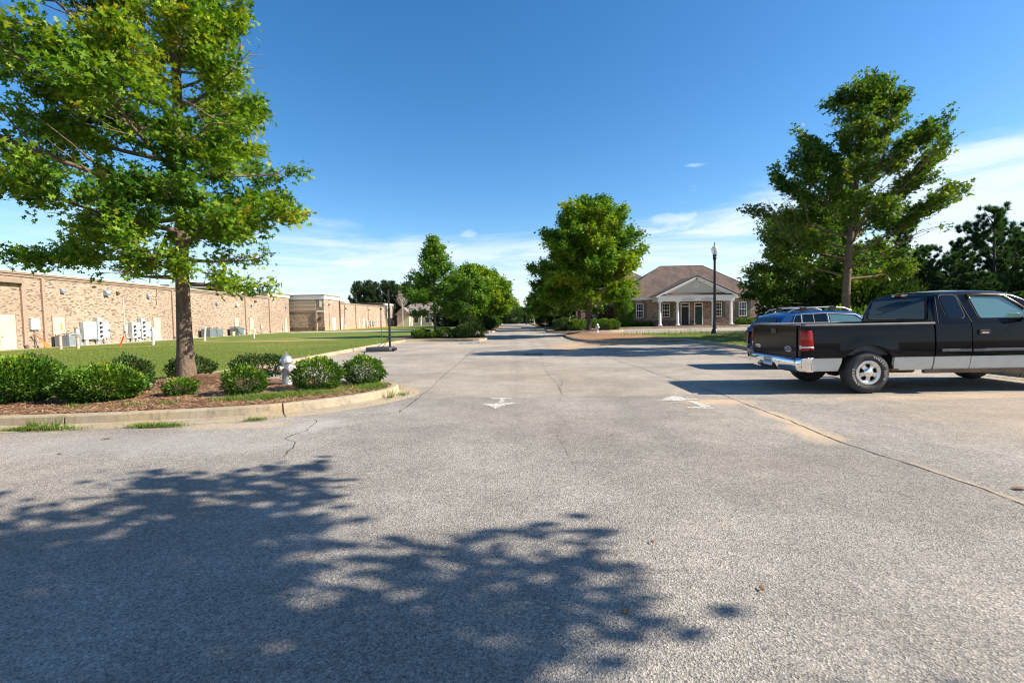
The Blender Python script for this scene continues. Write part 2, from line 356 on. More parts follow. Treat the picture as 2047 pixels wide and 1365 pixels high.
M['light_grey'] = simple('wall_light_housing', (.24, .28, .32), .35, var=.1)
M['bronze'] = simple('bronze_housing', (.10, .06, .045), .5)
M['yellow_pail'] = simple('cream_plastic', (.72, .62, .36), .5)
M['green_door'] = simple('green_door', (.015, .05, .038), .35)
M['black_door'] = simple('black_door', (.012, .012, .013), .35)
M['shutter'] = simple('olive_shutter', (.10, .105, .055), .6, var=.1)
def hyd():
    t = NT('silver_paint'); co = t.co(); n = t.noise(7, 6, .7, co)
    c = t.mix(t.mapr(n, .5, .66, 0, .6), (.50, .50, .50), (.30, .27, .23)); t.base(c); t.set_(Metallic=.75, Roughness=.42)
    t.bump(t.noise(40, 4, .6, co), .25, .01); return t.m
M['silver'] = hyd()
M['rusty'] = simple('rusty_iron', (.34, .17, .09), .8, .2, var=.35, scale=20)
def glass(name, col=(.02, .025, .03), rough=.05, spec=.5):
    t = NT(name); t.base(col); t.set_(Roughness=rough); t.b.inputs['Specular IOR Level'].default_value = spec; return t.m
M['pane'] = glass('dark_pane'); M['tint'] = glass('tinted_glass', (.004, .006, .010), .015, .45)
def clearglass():
    t = NT('acorn_glass'); t.base((.98, .97, .94)); t.set_(Roughness=.3, IOR=1.2); t.b.inputs['Transmission Weight'].default_value = .6; return t.m
M['acorn'] = clearglass()
def sideglass():
    t = NT('sky_teal_car_glass'); t.base((.10, .20, .20)); t.set_(Roughness=.02); t.b.inputs['Specular IOR Level'].default_value = 1.0; t.b.inputs['Coat Weight'].default_value = .6; t.b.inputs['Coat Roughness'].default_value=.02; return t.m  # teal base colour puts the reflected sky into the glass
M['carglass'] = sideglass()
def paint(name, col, rough, dust, dk=.25, coat=.8):
    t = NT(name); co = t.co(); n = t.noise(5, 6, .7, co); n2 = t.noise(28, 5, .7, co)
    c = t.mix(t.math('MULTIPLY', t.mapr(n, .4, .75), dk), col, dust)
    c = t.mix(t.mapr(n2, .62, .74, 0, .12), c, dust)
    t.base(c); t.set_(Roughness=rough); t.b.inputs['Specular IOR Level'].default_value = .08; t.b.inputs['Coat Weight'].default_value = coat; t.b.inputs['Coat Roughness'].default_value = .05; t.b.inputs['Coat IOR'].default_value = 1.42
    return t.m
M['truck_black'] = paint('black_truck_paint', (.004, .005, .008), .15, (.026, .029, .035), .06, .38)
M['truck_silver'] = paint('silver_truck_paint', (.60, .61, .59), .35, (.42, .36, .28), .25, .3)
M['suv_blue'] = paint('blue_car_paint', (.010, .06, .20), .28, (.02, .08, .24), .1, .8)
M['suv_dark'] = paint('dark_blue_paint', (.008, .016, .05), .35, (.02, .03, .07), .2, .8)
M['chrome'] = simple('chrome', (.82, .82, .83), .06, 1.0, var=.04)
M['alloy'] = simple('cast_alloy', (.66, .64, .61), .3, .85, var=.1, scale=14)
M['steel'] = simple('brushed_steel', (.45, .44, .43), .35, .8, var=.1)
M['rail'] = simple('bed_rail_cap', (.16, .155, .15), .5, var=.15)
M['tail_red'] = glass('red_lens', (.30, .004, .006), .12, .45); M['tail_white'] = glass('white_lens', (.62, .60, .56), .12, .6)
M['frame_rust'] = simple('rusty_chassis', (.24, .12, .05), .8, var=.4, scale=8)
M['under'] = simple('underbody', (.03, .027, .025), .9)
def tyre():
    t = NT('tyre_rubber'); co = t.co(); t.base(t.mix(t.mapr(t.noise(12, 5, .6, co), .4, .7, 0, .6), (.028, .028, .030), (.075, .070, .062))); t.set_(Roughness=.75); return t.m
M['tyre'] = tyre(); M['letter'] = simple('white_lettering', (.55, .54, .50), .7, var=.2)
M['plate'] = simple('licence_plate_face', (.55, .62, .68), .4); M['plate_ink'] = simple('plate_ink', (.10, .14, .25), .5)
def bark(name, a, b, blot=(.5, .46, .38), k=.35):
    t = NT(name); co = t.co(); n = t.noise(9, 6, .7, t.scale(co, (3, 3, .7))); n2 = t.noise(30, 4, .7, co)
    c = t.mix(t.mapr(n, .35, .65), a, b); c = t.mix(t.mapr(n2, .56, .66, 0, k), c, blot)
    t.base(c); t.set_(Roughness=.95); t.b.inputs['Specular IOR Level'].default_value = .1; t.bump(t.math('ADD', n, n2), 1., .03); return t.m
M['bark'] = bark('oak_bark', (.12, .085, .06), (.22, .165, .12)); M['bark_dark'] = bark('dark_bark', (.07, .05, .04), (.13, .10, .08), k=.1)
M['bark_pale'] = bark('pale_bark', (.32, .27, .21), (.48, .42, .34))
def leaf(name, stops, trans=.35, rough=.42, spec=.35):
    """tint attribute per leaf picks its colour along the ramp"""
    t = NT(name); at = t.new('ShaderNodeAttribute', attribute_name='tint'); c = t.ramp(at.outputs['Fac'], stops)
    t.base(c); t.set_(Roughness=rough); t.b.inputs['Specular IOR Level'].default_value = spec
    tr = t.new('ShaderNodeBsdfTranslucent'); t.l.new(t.mix(1.0, c, (1.5, 1.45, .5), 'MULTIPLY'), tr.inputs[0])
    ms = t.new('ShaderNodeMixShader', {0: trans}); t.l.new(t.b.outputs[0], ms.inputs[1]); t.l.new(tr.outputs[0], ms.inputs[2]); t.l.new(ms.outputs[0], t.out.inputs[0])
    return t.m
M['oak'] = leaf('oak_leaf', [(0, (.028, .085, .010)), (.35, (.070, .170, .014)), (.65, (.17, .28, .020)), (.92, (.31, .36, .030)), (1, (.32, .27, .03))], .38, .5, .18)
M['oak_dull'] = leaf('dull_oak_leaf', [(0, (.034, .088, .014)), (.5, (.075, .150, .018)), (.85, (.14, .21, .028)), (1, (.20, .21, .04))], .36, .5, .18)
M['maple'] = leaf('deciduous_leaf', [(0, (.035, .095, .012)), (.5, (.085, .19, .018)), (.9, (.16, .27, .025)), (1, (.22, .27, .03))], .42)
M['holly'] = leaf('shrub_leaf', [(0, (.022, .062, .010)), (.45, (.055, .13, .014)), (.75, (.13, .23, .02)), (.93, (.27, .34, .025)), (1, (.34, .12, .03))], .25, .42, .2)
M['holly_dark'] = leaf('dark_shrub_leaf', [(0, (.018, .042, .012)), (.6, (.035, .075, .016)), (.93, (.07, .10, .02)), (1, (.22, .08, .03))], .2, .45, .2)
M['pine'] = leaf('pine_needle', [(0, (.016, .052, .016)), (.6, (.036, .095, .026)), (1, (.08, .15, .03))], .25, .5, .25)
M['pine_far'] = leaf('pine_needle_far', [(0, (.025, .055, .022)), (1, (.055, .09, .035))], .25, .6, .2)
M['blade'] = leaf('grass_blade', [(0, (.09, .14, .02)), (.6, (.15, .21, .035)), (1, (.27, .27, .08))], .3, .6, .2)
M['weed'] = leaf('weed_blade', [(0, (.06, .13, .02)), (.6, (.11, .21, .03)), (1, (.30, .27, .08))], .3, .6, .2)
M['straw'] = leaf('pine_straw', [(0, (.13, .06, .035)), (.4, (.30, .15, .085)), (.75, (.48, .30, .18)), (1, (.62, .46, .28))], .1, .7, .2)
M['pink'] = leaf('pink_blossom', [(0, (.03, .06, .012)), (.45, (.06, .10, .02)), (.5, (.5, .14, .24)), (1, (.65, .25, .36))], .3, .6, .2)
M['wpaint'] = None
def worn(name, col, lo=.42, hi=.58, sc=18):
    t = NT(name); co = t.co(); t.base(col); t.set_(Roughness=.7)
    tr = t.new('ShaderNodeBsdfTransparent'); ms = t.new('ShaderNodeMixShader', {0: t.mapr(t.math('ADD', t.math('MULTIPLY', t.noise(sc, 5, .7, co), .6), t.math('MULTIPLY', t.noise(sc * 4, 3, .7, co), .4)), lo, hi, 0, .95)})
    t.l.new(tr.outputs[0], ms.inputs[1]); t.l.new(t.b.outputs[0], ms.inputs[2]); t.l.new(ms.outputs[0], t.out.inputs[0]); return t.m
M['wpaint'] = worn('worn_white_paint', (.66, .63, .56), .41, .54); M['bpaint'] = worn('worn_blue_paint', (.10, .22, .40), .36, .52)
M['crack'] = worn('dark_crack', (.05, .045, .04), .34, .46, 9)  # dark colour of the paving cracks, broken up by noise
# ================================================================ the ground
rng = np.random.default_rng(7); random.seed(7)
def structure(o, kind='structure'): o['kind'] = kind; return o
g = MB().add([(-900, -300, -.06), (900, -300, -.06), (900, 1500, -.06), (-900, 1500, -.06)], [(0, 1, 2, 3)])
structure(g.build('ground', M['grass']))
a = MB().add([(-46, -30, 0), (46, -30, 0), (46, 56, 0), (-10, 56, 0), (-10, 22, 0), (-46, 22, 0)], [(0, 1, 2, 3, 4, 5)])
structure(a.build('parking_lot', M['asphalt']))
a = MB().add([(-7, 56, .0), (46, 56, .0), (46, 60, 0), (7, 60, .0), (8, 230, .0), (-7, 230, .0)], [(0, 1, 2, 3, 4, 5)])
structure(a.build('road', M['asphalt2']))
a = MB().add([(-29, 61, .155), (-6.5, 61, .155), (-6.5, 67, .155), (-29, 67, .155)], [(0, 1, 2, 3)]); structure(a.build('driveway', M['walk']))

def slab(name, poly, z0, z1, mat):
    """raised bed or lawn: polygon extruded"""
    return structure(MB().prism(poly, z0, z1).build(name, mat))
def kerb(path, name='kerb', closed=False, side=1, h=.15, w=.16, gut=.42, joint=3.0):
    """path = foot of the kerb face; the raised land lies on its left (side=1) or right (-1)"""
    P = smooth_path(path, closed); n = len(P); mb = MB(); s = 0; row = []; nxt = joint
    prof = [(-gut, -.01), (-gut, .006), (-.02, .016), (0, .02), (.02, h - .02), (.04, h + .002), (.055, h + .006), (w, h + .006), (w, -.01)]
    def flush():
        nonlocal row
        if len(row) > 1:
            k = len(prof); vs = [v for r in row for v in r]; fs = []
            for i in range(len(row) - 1):
                for j in range(k - 1):
                    q = (i * k + j, i * k + j + 1, (i + 1) * k + j + 1, (i + 1) * k + j); fs.append(q if side < 0 else q[::-1])
            fs.append(tuple(range(k))); fs.append(tuple((len(row) - 1) * k + j for j in range(k)))
            mb.add(vs, fs)
        row = []
    idx = list(range(n)) + ([0] if closed else [])
    for q, i in enumerate(idx):
        p = P[i]; a_ = P[(i - 1) % n] if closed or i > 0 else p; b_ = P[(i + 1) % n] if closed or i < n - 1 else p
        d = (b_ - a_).normalized(); nr = Vector((-d.y, d.x)) * side
        if q: s += (p - P[idx[q - 1]]).length
        wob = .006 * math.sin(s * 1.7) + .004 * math.sin(s * 4.1)
        ring = [(p.x + nr.x * (o_ + wob), p.y + nr.y * (o_ + wob), z) for o_, z in prof]
        row.append(ring)
        if s >= nxt:
            back = [(x - d.x * .011, y - d.y * .011, z) for x, y, z in ring]; row[-1] = back; flush()
            row = [[(x + d.x * .011, y + d.y * .011, z) for x, y, z in ring]]; nxt += joint
    flush()
    return structure(mb.build(name, M['kerb']))
# near bed on the left: front kerb curves round the tip
K1 = [(-46, 7.9), (-20, 7.6), (-12, 7.25), (-8.0, 7.2), (-6.6, 7.28), (-5.1, 7.5), (-4.1, 7.75), (-3.3, 8.25), (-2.7, 8.9), (-2.38, 9.55), (-2.42, 10.2), (-2.9, 10.75), (-3.9, 11.1), (-5.4, 11.55), (-6.9, 12.4), (-7.95, 13.6), (-8.02, 15.5), (-7.95, 18), (-7.85, 24), (-7.55, 30), (-7.3, 33.2)]
kerb(K1)
P1 = [p for p in smooth_path(K1)]
# land polygon inside the kerb (offset inwards a little)
def offset(P, d):
    out = []
    for i, p in enumerate(P):
        a_, b_ = P[max(i - 1, 0)], P[min(i + 1, len(P) - 1)]; t = (b_ - a_).normalized(); out.append(Vector((p.x - t.y * d, p.y + t.x * d)))
    return out
O1 = offset(P1, .10)
bed_edge = [(-8.35, 13.6), (-8.4, 12.2), (-8.5, 10.9), (-9.3, 10.55), (-12, 10.45), (-20, 10.6), (-46, 10.9)]
i_split = min(range(len(O1)), key=lambda i: (O1[i] - Vector((-7.85, 13.8))).length)
bedpoly = [tuple(p) for p in O1[:i_split]] + bed_edge
slab('planting_bed', bedpoly, -.02, .135, M['mulch'])
# flush old kerb strip between bed and lawn
mb = MB(); q = smooth_path([(-8.2, 14.6), (-8.28, 12.4), (-8.42, 11.1), (-9.1, 10.62), (-12, 10.5), (-20, 10.6), (-40, 10.9)])
l, r_ = offset(q, .07), offset(q, -.07)
for i in range(len(q) - 1): mb.add([(l[i].x, l[i].y, .175), (r_[i].x, r_[i].y, .175), (r_[i + 1].x, r_[i + 1].y, .175), (l[i + 1].x, l[i + 1].y, .175), (l[i].x, l[i].y, .1), (r_[i].x, r_[i].y, .1), (r_[i + 1].x, r_[i + 1].y, .1), (l[i + 1].x, l[i + 1].y, .1)], [(0, 3, 2, 1), (0, 4, 7, 3), (1, 2, 6, 5)])
structure(mb.build('kerb', M['kerb']))
lawn1 = [tuple(p) for p in O1[i_split - 1:]] + [(-7.4, 62), (-6.6, 90), (-6.6, 230), (-90, 230), (-90, 15)] + bed_edge[::-1]
slab('lawn', lawn1, -.04, .15, M['grass'])
# island A (young oak and low shrubs)
KA = [(-7.55, 32.9), (-6, 33.15), (-4.2, 32.6), (-2.6, 31.9), (-1.95, 32.2), (-1.75, 33.6), (-1.85, 36.4), (-2.6, 38.2), (-4.5, 38.8), (-7.4, 38.9), (-7.35, 45), (-7.3, 50)]
kerb(KA); OA = offset(smooth_path(KA), .1)
slab('planting_bed', [tuple(p) for p in OA] + [(-8.6, 50), (-8.6, 33)], -.02, .162, M['mulch'])
KB = [(-7.2, 50), (-4, 49.6), (-2.4, 50.2), (-1.9, 52), (-1.9, 66), (-2.2, 92), (-2.2, 200)]
kerb(KB); slab('planting_bed', [tuple(p) for p in offset(smooth_path(KB), .1)] + [(-9, 200), (-9, 50)], -.02, .165, M['mulch'])
# right-hand lawn with the tip bed under the big street tree
KR = [(46, 50), (26, 50), (24, 46), (20.8, 39.4), (18.8, 36.2), (16.8, 35.0), (14.5, 34.7), (11.5, 35.4), (9.4, 37.4), (7.6, 39.4), (5.8, 39.8), (4.6, 38.8), (4.05, 36.6), (3.9, 33.0), (4.0, 30.2), (4.5, 28.0), (5.9, 26.6), (8, 26.85), (9.35, 27.3), (9.85, 26.6), (9.75, 22), (9.72, 19.5), (9.95, 17.2), (10.7, 15.6), (11.1, 13.6), (11.1, 8), (11.1, -30)]
kerb(KR); OR = offset(smooth_path(KR), .1)
slab('lawn', [tuple(p) for p in OR] + [(46, -30)], -.03, .15, M['grass'])
tip = [tuple(p) for p in offset(smooth_path(KR[8:19]), .13)]
slab('planting_bed', tip, .10, .156, M['clay'])
slab('planting_bed', [(11.7, -30), (46, -30), (46, 24), (22, 24), (15.5, 17.5), (11.7, 15.2)], .1, .158, M['mulch'])
# mound of straw at the foot of that tree
def mound(x, y, r, h, mat, z=.15, sx=1.0):
    mb = MB(); n = 28; k = 7; vs = [(x, y, z + h)]
    for j in range(1, k + 1):
        for i in range(n):
            a = 2 * math.pi * i / n; rr = r * j / k * (1 + .12 * math.sin(3 * a + x) + .06 * math.sin(7 * a))
            vs.append((x + rr * math.cos(a) * sx, y + rr * math.sin(a), z - .01 + h * (.5 + .5 * math.cos(math.pi * j / k)) + random.uniform(-.01, .01)))
    fs = [(0, 1 + i, 1 + (i + 1) % n) for i in range(n)] + [(1 + (j - 1) * n + i, 1 + j * n + i, 1 + j * n + (i + 1) % n, 1 + (j - 1) * n + (i + 1) % n) for j in range(1, k) for i in range(n)]
    mb.add(vs, fs, True); return structure(mb.build('planting_bed', mat))
mound(6.1, 37.6, 2.4, .28, M['mulch']); mound(-7.5, 11.3, 1.5, .14, M['mulch'], .13); mound(13.2, 19, 1.8, .2, M['mulch'])
# island behind it
KC = [(3.9, 58), (3.75, 50), (3.8, 46.6), (4.6, 44.9), (6.5, 44.4), (9.3, 45.0), (10.8, 46.6), (11.0, 50), (10.6, 58), (7.5, 59.5), (4.6, 59.2)]
kerb(KC, closed=True); slab('planting_bed', [tuple(p) for p in offset(smooth_path(KC), .1)], -.02, .15, M['mulch'])
mound(7.3, 50.5, 3.2, .28, M['mulch'])
KD = [(4.6, 200), (4.4, 90), (4.2, 72), (4.6, 69.8), (6, 69), (12, 69), (46, 69)]
kerb(KD); slab('planting_bed', [tuple(p) for p in offset(smooth_path(KD), .1)] + [(60, 69), (60, 200)], -.02, .152, M['mulch'])
# paving of the office: kerbed walk
kerb([(46, 54.2), (13.2, 54.0), (12.2, 54.6), (11.8, 56), (11.8, 62)][::-1], h=.22)
slab('walkway', [(11.9, 54.2), (46, 54.3), (46, 57), (12, 57)], .0, .225, M['walk'])
slab('lawn', [(11.95, 57), (46, 57), (46, 68.5), (11.95, 68.5)], -.02, .222, M['mulch'])
# drain grate
gt = thing('storm_drain', 'dark rectangular storm drain grate set flush in the road', 'drain', (.85, 19.7, .004))
MB().box(-.42, .42, -.26, .26, 0, .01).build('frame', M['dark'], gt)
mb = MB()
for i in range(11): mb.box(-.38 + i * .07, -.355 + i * .07, -.22, .22, .012, .022)
mb.build('grate', M['black_metal'], gt)
# cracks and joints in the paving (meandering dark grooves)
def crack(pts, w=.014, wob=.03, step=.12, seed=0, z=.004):
    rs = random.Random(seed); P = smooth_path(pts, step=step); mb = MB(); vs = []; o = 0
    for i, p in enumerate(P):
        a_, b_ = P[max(i - 1, 0)], P[min(i + 1, len(P) - 1)]; d = (b_ - a_).normalized(); nr = Vector((-d.y, d.x))
        o = o * .8 + rs.uniform(-wob, wob); ww = w * rs.uniform(.35, 1.4)
        vs += [(p.x + nr.x * (o + ww), p.y + nr.y * (o + ww), z), (p.x + nr.x * (o - ww), p.y + nr.y * (o - ww), z)]
    mb.add(vs, [(2 * i, 2 * i + 1, 2 * i + 3, 2 * i + 2) for i in range(len(P) - 1)])
    return structure(mb.build('pavement_crack', M['crack']))
crack([(-1.9, 8.0), (-1.83, 9), (-1.83, 20), (-1.82, 31.3)], .010, .02, seed=1)
crack([(3.5, 19), (3.56, 15.4), (3.72, 12.9), (3.91, 9.46), (3.87, 7.3), (3.82, 5.6), (3.88, 4.5), (3.88, 3.0), (3.9, .5)], .009, .02, seed=2)
crack([(1.2, 24), (1.09, 18.67), (.93, 13.65), (.99, 10.57), (.96, 9.19)], .0035, .022, seed=3)
crack([(.96, 9.0), (.75, 8.3), (.6, 7.7), (.7, 6.8), (.56, 6.05), (.62, 4.6)], .002, .02, seed=4)
crack([(1.05, 13), (1.2, 11.5), (1.0, 10), (1.15, 9.3)], .004, .025, seed=5)
crack([(-2.6, 9.03), (-1.5, 9.07), (.7, 8.98), (2.74, 8.68), (3.9, 8.4)], .006, .02, seed=6)
crack([(-3.05, 7.35), (-2.75, 6.6), (-2.9, 6.15), (-2.62, 5.7), (-2.55, 5.2)], .007, .06, seed=7)
crack([(-2.7, 6.7), (-2.2, 6.9), (-2.0, 7.4)], .004, .04, seed=8)
crack([(7.6, 8.6), (9, 8.3), (12, 8.2)], .006, .05, seed=9)
for i, (a_, b_) in enumerate([((-7.7, 17.5), (-2, 17.2)), ((-7.6, 20.6), (-1.9, 21.2)), ((-7.0, 27), (-2, 26.4)), ((3.2, 8.9), (5.2, 7.6))]):
    crack([a_, ((a_[0] + b_[0]) / 2, (a_[1] + b_[1]) / 2 + .12), b_], .007, .05, seed=20 + i)
# worn traffic arrows and the accessible-bay symbol: paint on the paving
def paintpoly(name, polys, mat, z=.008):
    mb = MB()
    for p in polys: mb.add([(x, y, z) for x, y in p], [tuple(range(len(p)))])
    return structure(mb.build(name, mat))
paintpoly('road_marking', [[(-.02, 9.0), (-.42, 9.0), (-.40, 8.88), (-.05, 8.86)], [(-.16, 8.9), (-.24, 8.9), (-.26, 8.5), (-.16, 8.5)], [(.12, 8.44), (-.12, 8.25), (-.30, 7.92), (-.42, 8.2), (-.56, 8.34), (-.3, 8.42), (-.1, 8.46)]], M['wpaint'])
paintpoly('road_marking', [[(2.48, 8.42), (2.62, 8.42), (2.74, 8.62), (2.98, 8.86), (3.1, 8.6), (3.36, 8.36), (3.1, 8.42), (2.9, 8.3), (2.7, 8.36)], [(3.02, 8.3), (3.12, 8.3), (3.22, 7.72), (3.06, 7.7)], [(2.84, 7.78), (3.2, 7.66), (3.2, 7.58), (2.8, 7.66)]], M['wpaint'])
mb = [[(-3.3, 29.1), (-2.0, 29.1), (-2.0, 29.35), (-3.3, 29.35)], [(-3.3, 30.3), (-2.0, 30.3), (-2.0, 30.5), (-3.3, 30.5)], [(-3.3, 29.35), (-3.05, 29.35), (-3.05, 30.3), (-3.3, 30.3)], [(-2.25, 29.35), (-2.0, 29.35), (-2.0, 30.3), (-2.25, 30.3)], [(-2.8, 29.5), (-2.45, 29.5), (-2.5, 30.1), (-2.75, 30.1)]]
paintpoly('road_marking', mb, M['bpaint'])

# ================================================================ small ground cover
def blades(name, pts, h, w, mat, z=.15, lean=.5, tintf=None, seed=1):
    """pts (N,2) or (N,3): one triangle blade at each"""
    r = np.random.default_rng(seed); N = len(pts); P = np.zeros((N, 3)); P[:, :pts.shape[1]] = pts
    if pts.shape[1] == 2: P[:, 2] = z
    az = r.uniform(0, 2 * np.pi, N); hh = h * r.uniform(.5, 1.3, N); ww = w * r.uniform(.6, 1.3, N)
    d = np.stack([np.cos(az), np.sin(az), np.zeros(N)], 1); t = np.stack([-d[:, 1], d[:, 0], np.zeros(N)], 1)
    ln = (hh * lean * r.uniform(.1, 1.5, N))[:, None]
    V = np.stack([P - t * ww[:, None] / 2, P + t * ww[:, None] / 2, P + d * ln + np.array([0, 0, 1]) * hh[:, None]], 1).reshape(-1, 3)
    return structure(np_mesh(name, V, 3, mat, tint=r.uniform(0, 1, N) if tintf is None else tintf), 'stuff')
# mown grass along the near lawn
n = 200000; u = rng.uniform(0, 1, n); yy = 10.7 + (34 - 10.7) * u ** 1.6; xl = -8.0 - (yy - 10) * -.02
xx = xl - .15 - rng.uniform(0, 1, n) ** .9 * (6 + yy * .62)
ok = (yy > 13.4) | (xx < -8.6); P = np.stack([xx, yy], 1)[ok]
blades('lawn_grass_blades', P, .038, .013, M['blade'], z=.149)
n = 22000; P = np.stack([rng.uniform(9.9, 19, n), rng.uniform(15.5, 38, n)], 1); P = P[(P[:, 0] > 10.2) | (P[:, 1] < 27)]
blades('lawn_grass_blades', P, .06, .02, M['blade'], z=.148, seed=2)
# weeds in the bed and at the kerb foot
def clump(cx, cy, rx, ry, n): return np.stack([rng.normal(cx, rx, n), rng.normal(cy, ry, n)], 1)
from mathutils.geometry import intersect_point_line
bp = np.array(bedpoly)
def inside(P, poly):
    x, y = P[:, 0], P[:, 1]; c = np.zeros(len(P), bool); j = len(poly) - 1
    for i in range(len(poly)):
        xi, yi = poly[i]; xj, yj = poly[j]
        with np.errstate(divide='ignore', invalid='ignore'):
            c ^= ((yi > y) != (yj > y)) & (x < (xj - xi) * (y - yi) / (yj - yi + 1e-12) + xi)
        j = i
    return c
inner = [tuple(p) for p in offset(P1, .22)[:i_split]] + [(-8.5, 13.0), (-8.6, 11.0), (-9.4, 10.4), (-46, 10.6)]
wp = np.concatenate([clump(-4.5, 8.62, .22, .16, 3600), clump(-4.0, 8.95, .22, .16, 2000), clump(-2.85, 9.75, .16, .22, 2400), clump(-3.5, 9.05, .25, .14, 700), clump(-5.0, 8.45, .16, .10, 700), clump(-7.4, 12.3, .3, .25, 900), clump(-3.4, 9.75, .25, .2, 500), clump(-7.0, 12.0, .4, .2, 600), clump(-5.9, 8.15, .12, .06, 160), clump(-6.5, 8.1, .14, .07, 160), clump(-7.3, 8.0, .12, .06, 120)])
wp = wp[inside(wp, inner)]
blades('weed_patch', wp, .085, .011, M['weed'], z=.13, lean=.9, seed=3)
wk = np.concatenate([clump(-6.9, 6.92, .28, .04, 1100), clump(-5.25, 7.0, .22, .05, 800), clump(-3.95, 7.32, .10, .03, 150), clump(-2.2, 9.55, .06, .12, 90), clump(9.1, 26.9, .35, .12, 500)])
blades('weed_patch', wk, .06, .010, M['weed'], z=.012, lean=1.2, seed=4)
wq = np.concatenate([clump(-7.05, 6.98, .05, .03, 60), clump(-6.75, 7.0, .08, .03, 60), clump(-2.35, 9.2, .03, .05, 40), clump(-2.75, 10.3, .15, .1, 90), clump(-3.6, 9.3, .3, .15, 90), clump(-5.5, 9.9, .5, .3, 120)])
blades('weed_patch', wq, .16, .012, M['weed'], z=.02, lean=.6, seed=14)
wt = np.stack([rng.uniform(7.6, 14, 260), rng.uniform(33.2, 35.2, 260)], 1)
blades('weed_patch', wt, .35, .03, M['weed'], z=.15, lean=.4, seed=5)
# pine straw litter
def straw(name, P, z, ln=.16, seed=1, w=.007):
    r = np.random.default_rng(seed); N = len(P); az = r.uniform(0, 2 * np.pi, N); L = ln * r.uniform(.5, 1.3, N)
    d = np.stack([np.cos(az), np.sin(az), r.uniform(-.12, .16, N)], 1); t = np.stack([-d[:, 1], d[:, 0], np.zeros(N)], 1) * w
    C = np.column_stack([P, z + r.uniform(0, .03, N)])
    a_, b_ = C - d * L[:, None] / 2, C + d * L[:, None] / 2
    a_[:, 2] = np.maximum(a_[:, 2], z - .01); b_[:, 2] = np.maximum(b_[:, 2], z - .01)
    V = np.stack([a_ - t, a_ + t, b_ + t, b_ - t], 1).reshape(-1, 3)
    return structure(np_mesh(name, V, 4, M['straw'], tint=r.uniform(0, 1, N)), 'stuff')
P = np.stack([rng.uniform(-13, -2.4, 70000), rng.uniform(7.2, 13.5, 70000)], 1); P = P[inside(P, inner)]; dm = np.hypot(P[:, 0] + 7.5, P[:, 1] - 11.3)
zb = .137 + np.where(dm < 1.5, .14 * (.5 + .5 * np.cos(np.pi * np.minimum(dm / 1.5, 1))), 0)
straw('pine_straw', P, zb)
# fallen leaves on the asphalt
def leafpoly(s): 
    q = [(0, 0), (.2, .30), (.34, .10), (.5, .40), (.62, .12), (.8, .22), (1, 0), (.8, -.22), (.62, -.12), (.5, -.40), (.34, -.10), (.2, -.30)]
    return [((x - .5) * s, y * s, .004 + .012 * abs(math.sin(5 * x + 9 * y))) for x, y in q]
flm = simple('dry_leaf', (.24, .13, .055), .7, var=.3)
for i, (x, y, s, lab) in enumerate([(4.2, 3.92, .13, 'large dry tan oak leaf lying right of the long crack in the foreground'), (1.33, 2.54, .05, 'small orange dry leaf alone on the sunlit foreground asphalt'), (.55, 2.36, .05, 'brown curled leaf at the ragged edge of the foreground tree shadow'),
        (-5.4, 6.3, .10, 'yellow-green leaf on the asphalt below the weed tuft at the kerb'), (-5.35, 5.6, .07, 'small brown leaf on the pale asphalt left of the short crack'), (1.25, 6.0, .06, 'dark brown leaf in the middle of the sunlit driving lane'), (.9, 3.1, .045, 'tiny pale leaf near the tip of the foreground shadow')]):
    o = MB().add(leafpoly(s), [tuple(range(12))]).build('fallen_leaf', flm, label=lab, cat='leaf', group='fallen leaves on the asphalt'); o.location = (x, y, .004); o.rotation_euler = (0, 0, i * 1.3)
# ================================================================ trees and shrubs
OAKLEAF = np.array([(0, 0), (.24, .27), (.36, .06), (.60, .42), (.66, .07), (1, 0), (.66, -.07), (.60, -.42), (.36, -.06), (.24, -.27)])
OVAL = np.array([(0, 0), (.3, .24), (.7, .22), (1, 0), (.7, -.22), (.3, -.24)])
RHOMB = np.array([(0, 0), (.45, .36), (1, 0), (.55, -.36)])
NEEDLE = np.array([(0, -.035), (1, 0), (0, .035)])
def leaf_mesh(name, C, D, size, tmpl, mat, parent, r, tint, droop=.25, flat=.55, fold=.15):
    """C centres, D directions; one polygon per leaf"""
    N = len(C); D = D + r.normal(0, .35, (N, 3)); D[:, 2] -= droop; D /= np.linalg.norm(D, axis=1)[:, None] + 1e-9
    up = np.array([0, 0, 1.0]) * flat + r.normal(0, .45, (N, 3))
    S = np.cross(D, up); S /= np.linalg.norm(S, axis=1)[:, None] + 1e-9; Nn = np.cross(S, D)
    sz = size * r.uniform(.65, 1.25, N)
    u = tmpl[:, 0][None, :, None]; v = tmpl[:, 1][None, :, None]
    V = C[:, None, :] + (D[:, None, :] * u + S[:, None, :] * v + Nn[:, None, :] * (fold * np.abs(v) - .10 * u * u)) * sz[:, None, None]
    return np_mesh(name, V.reshape(-1, 3), len(tmpl), mat, parent, tint)
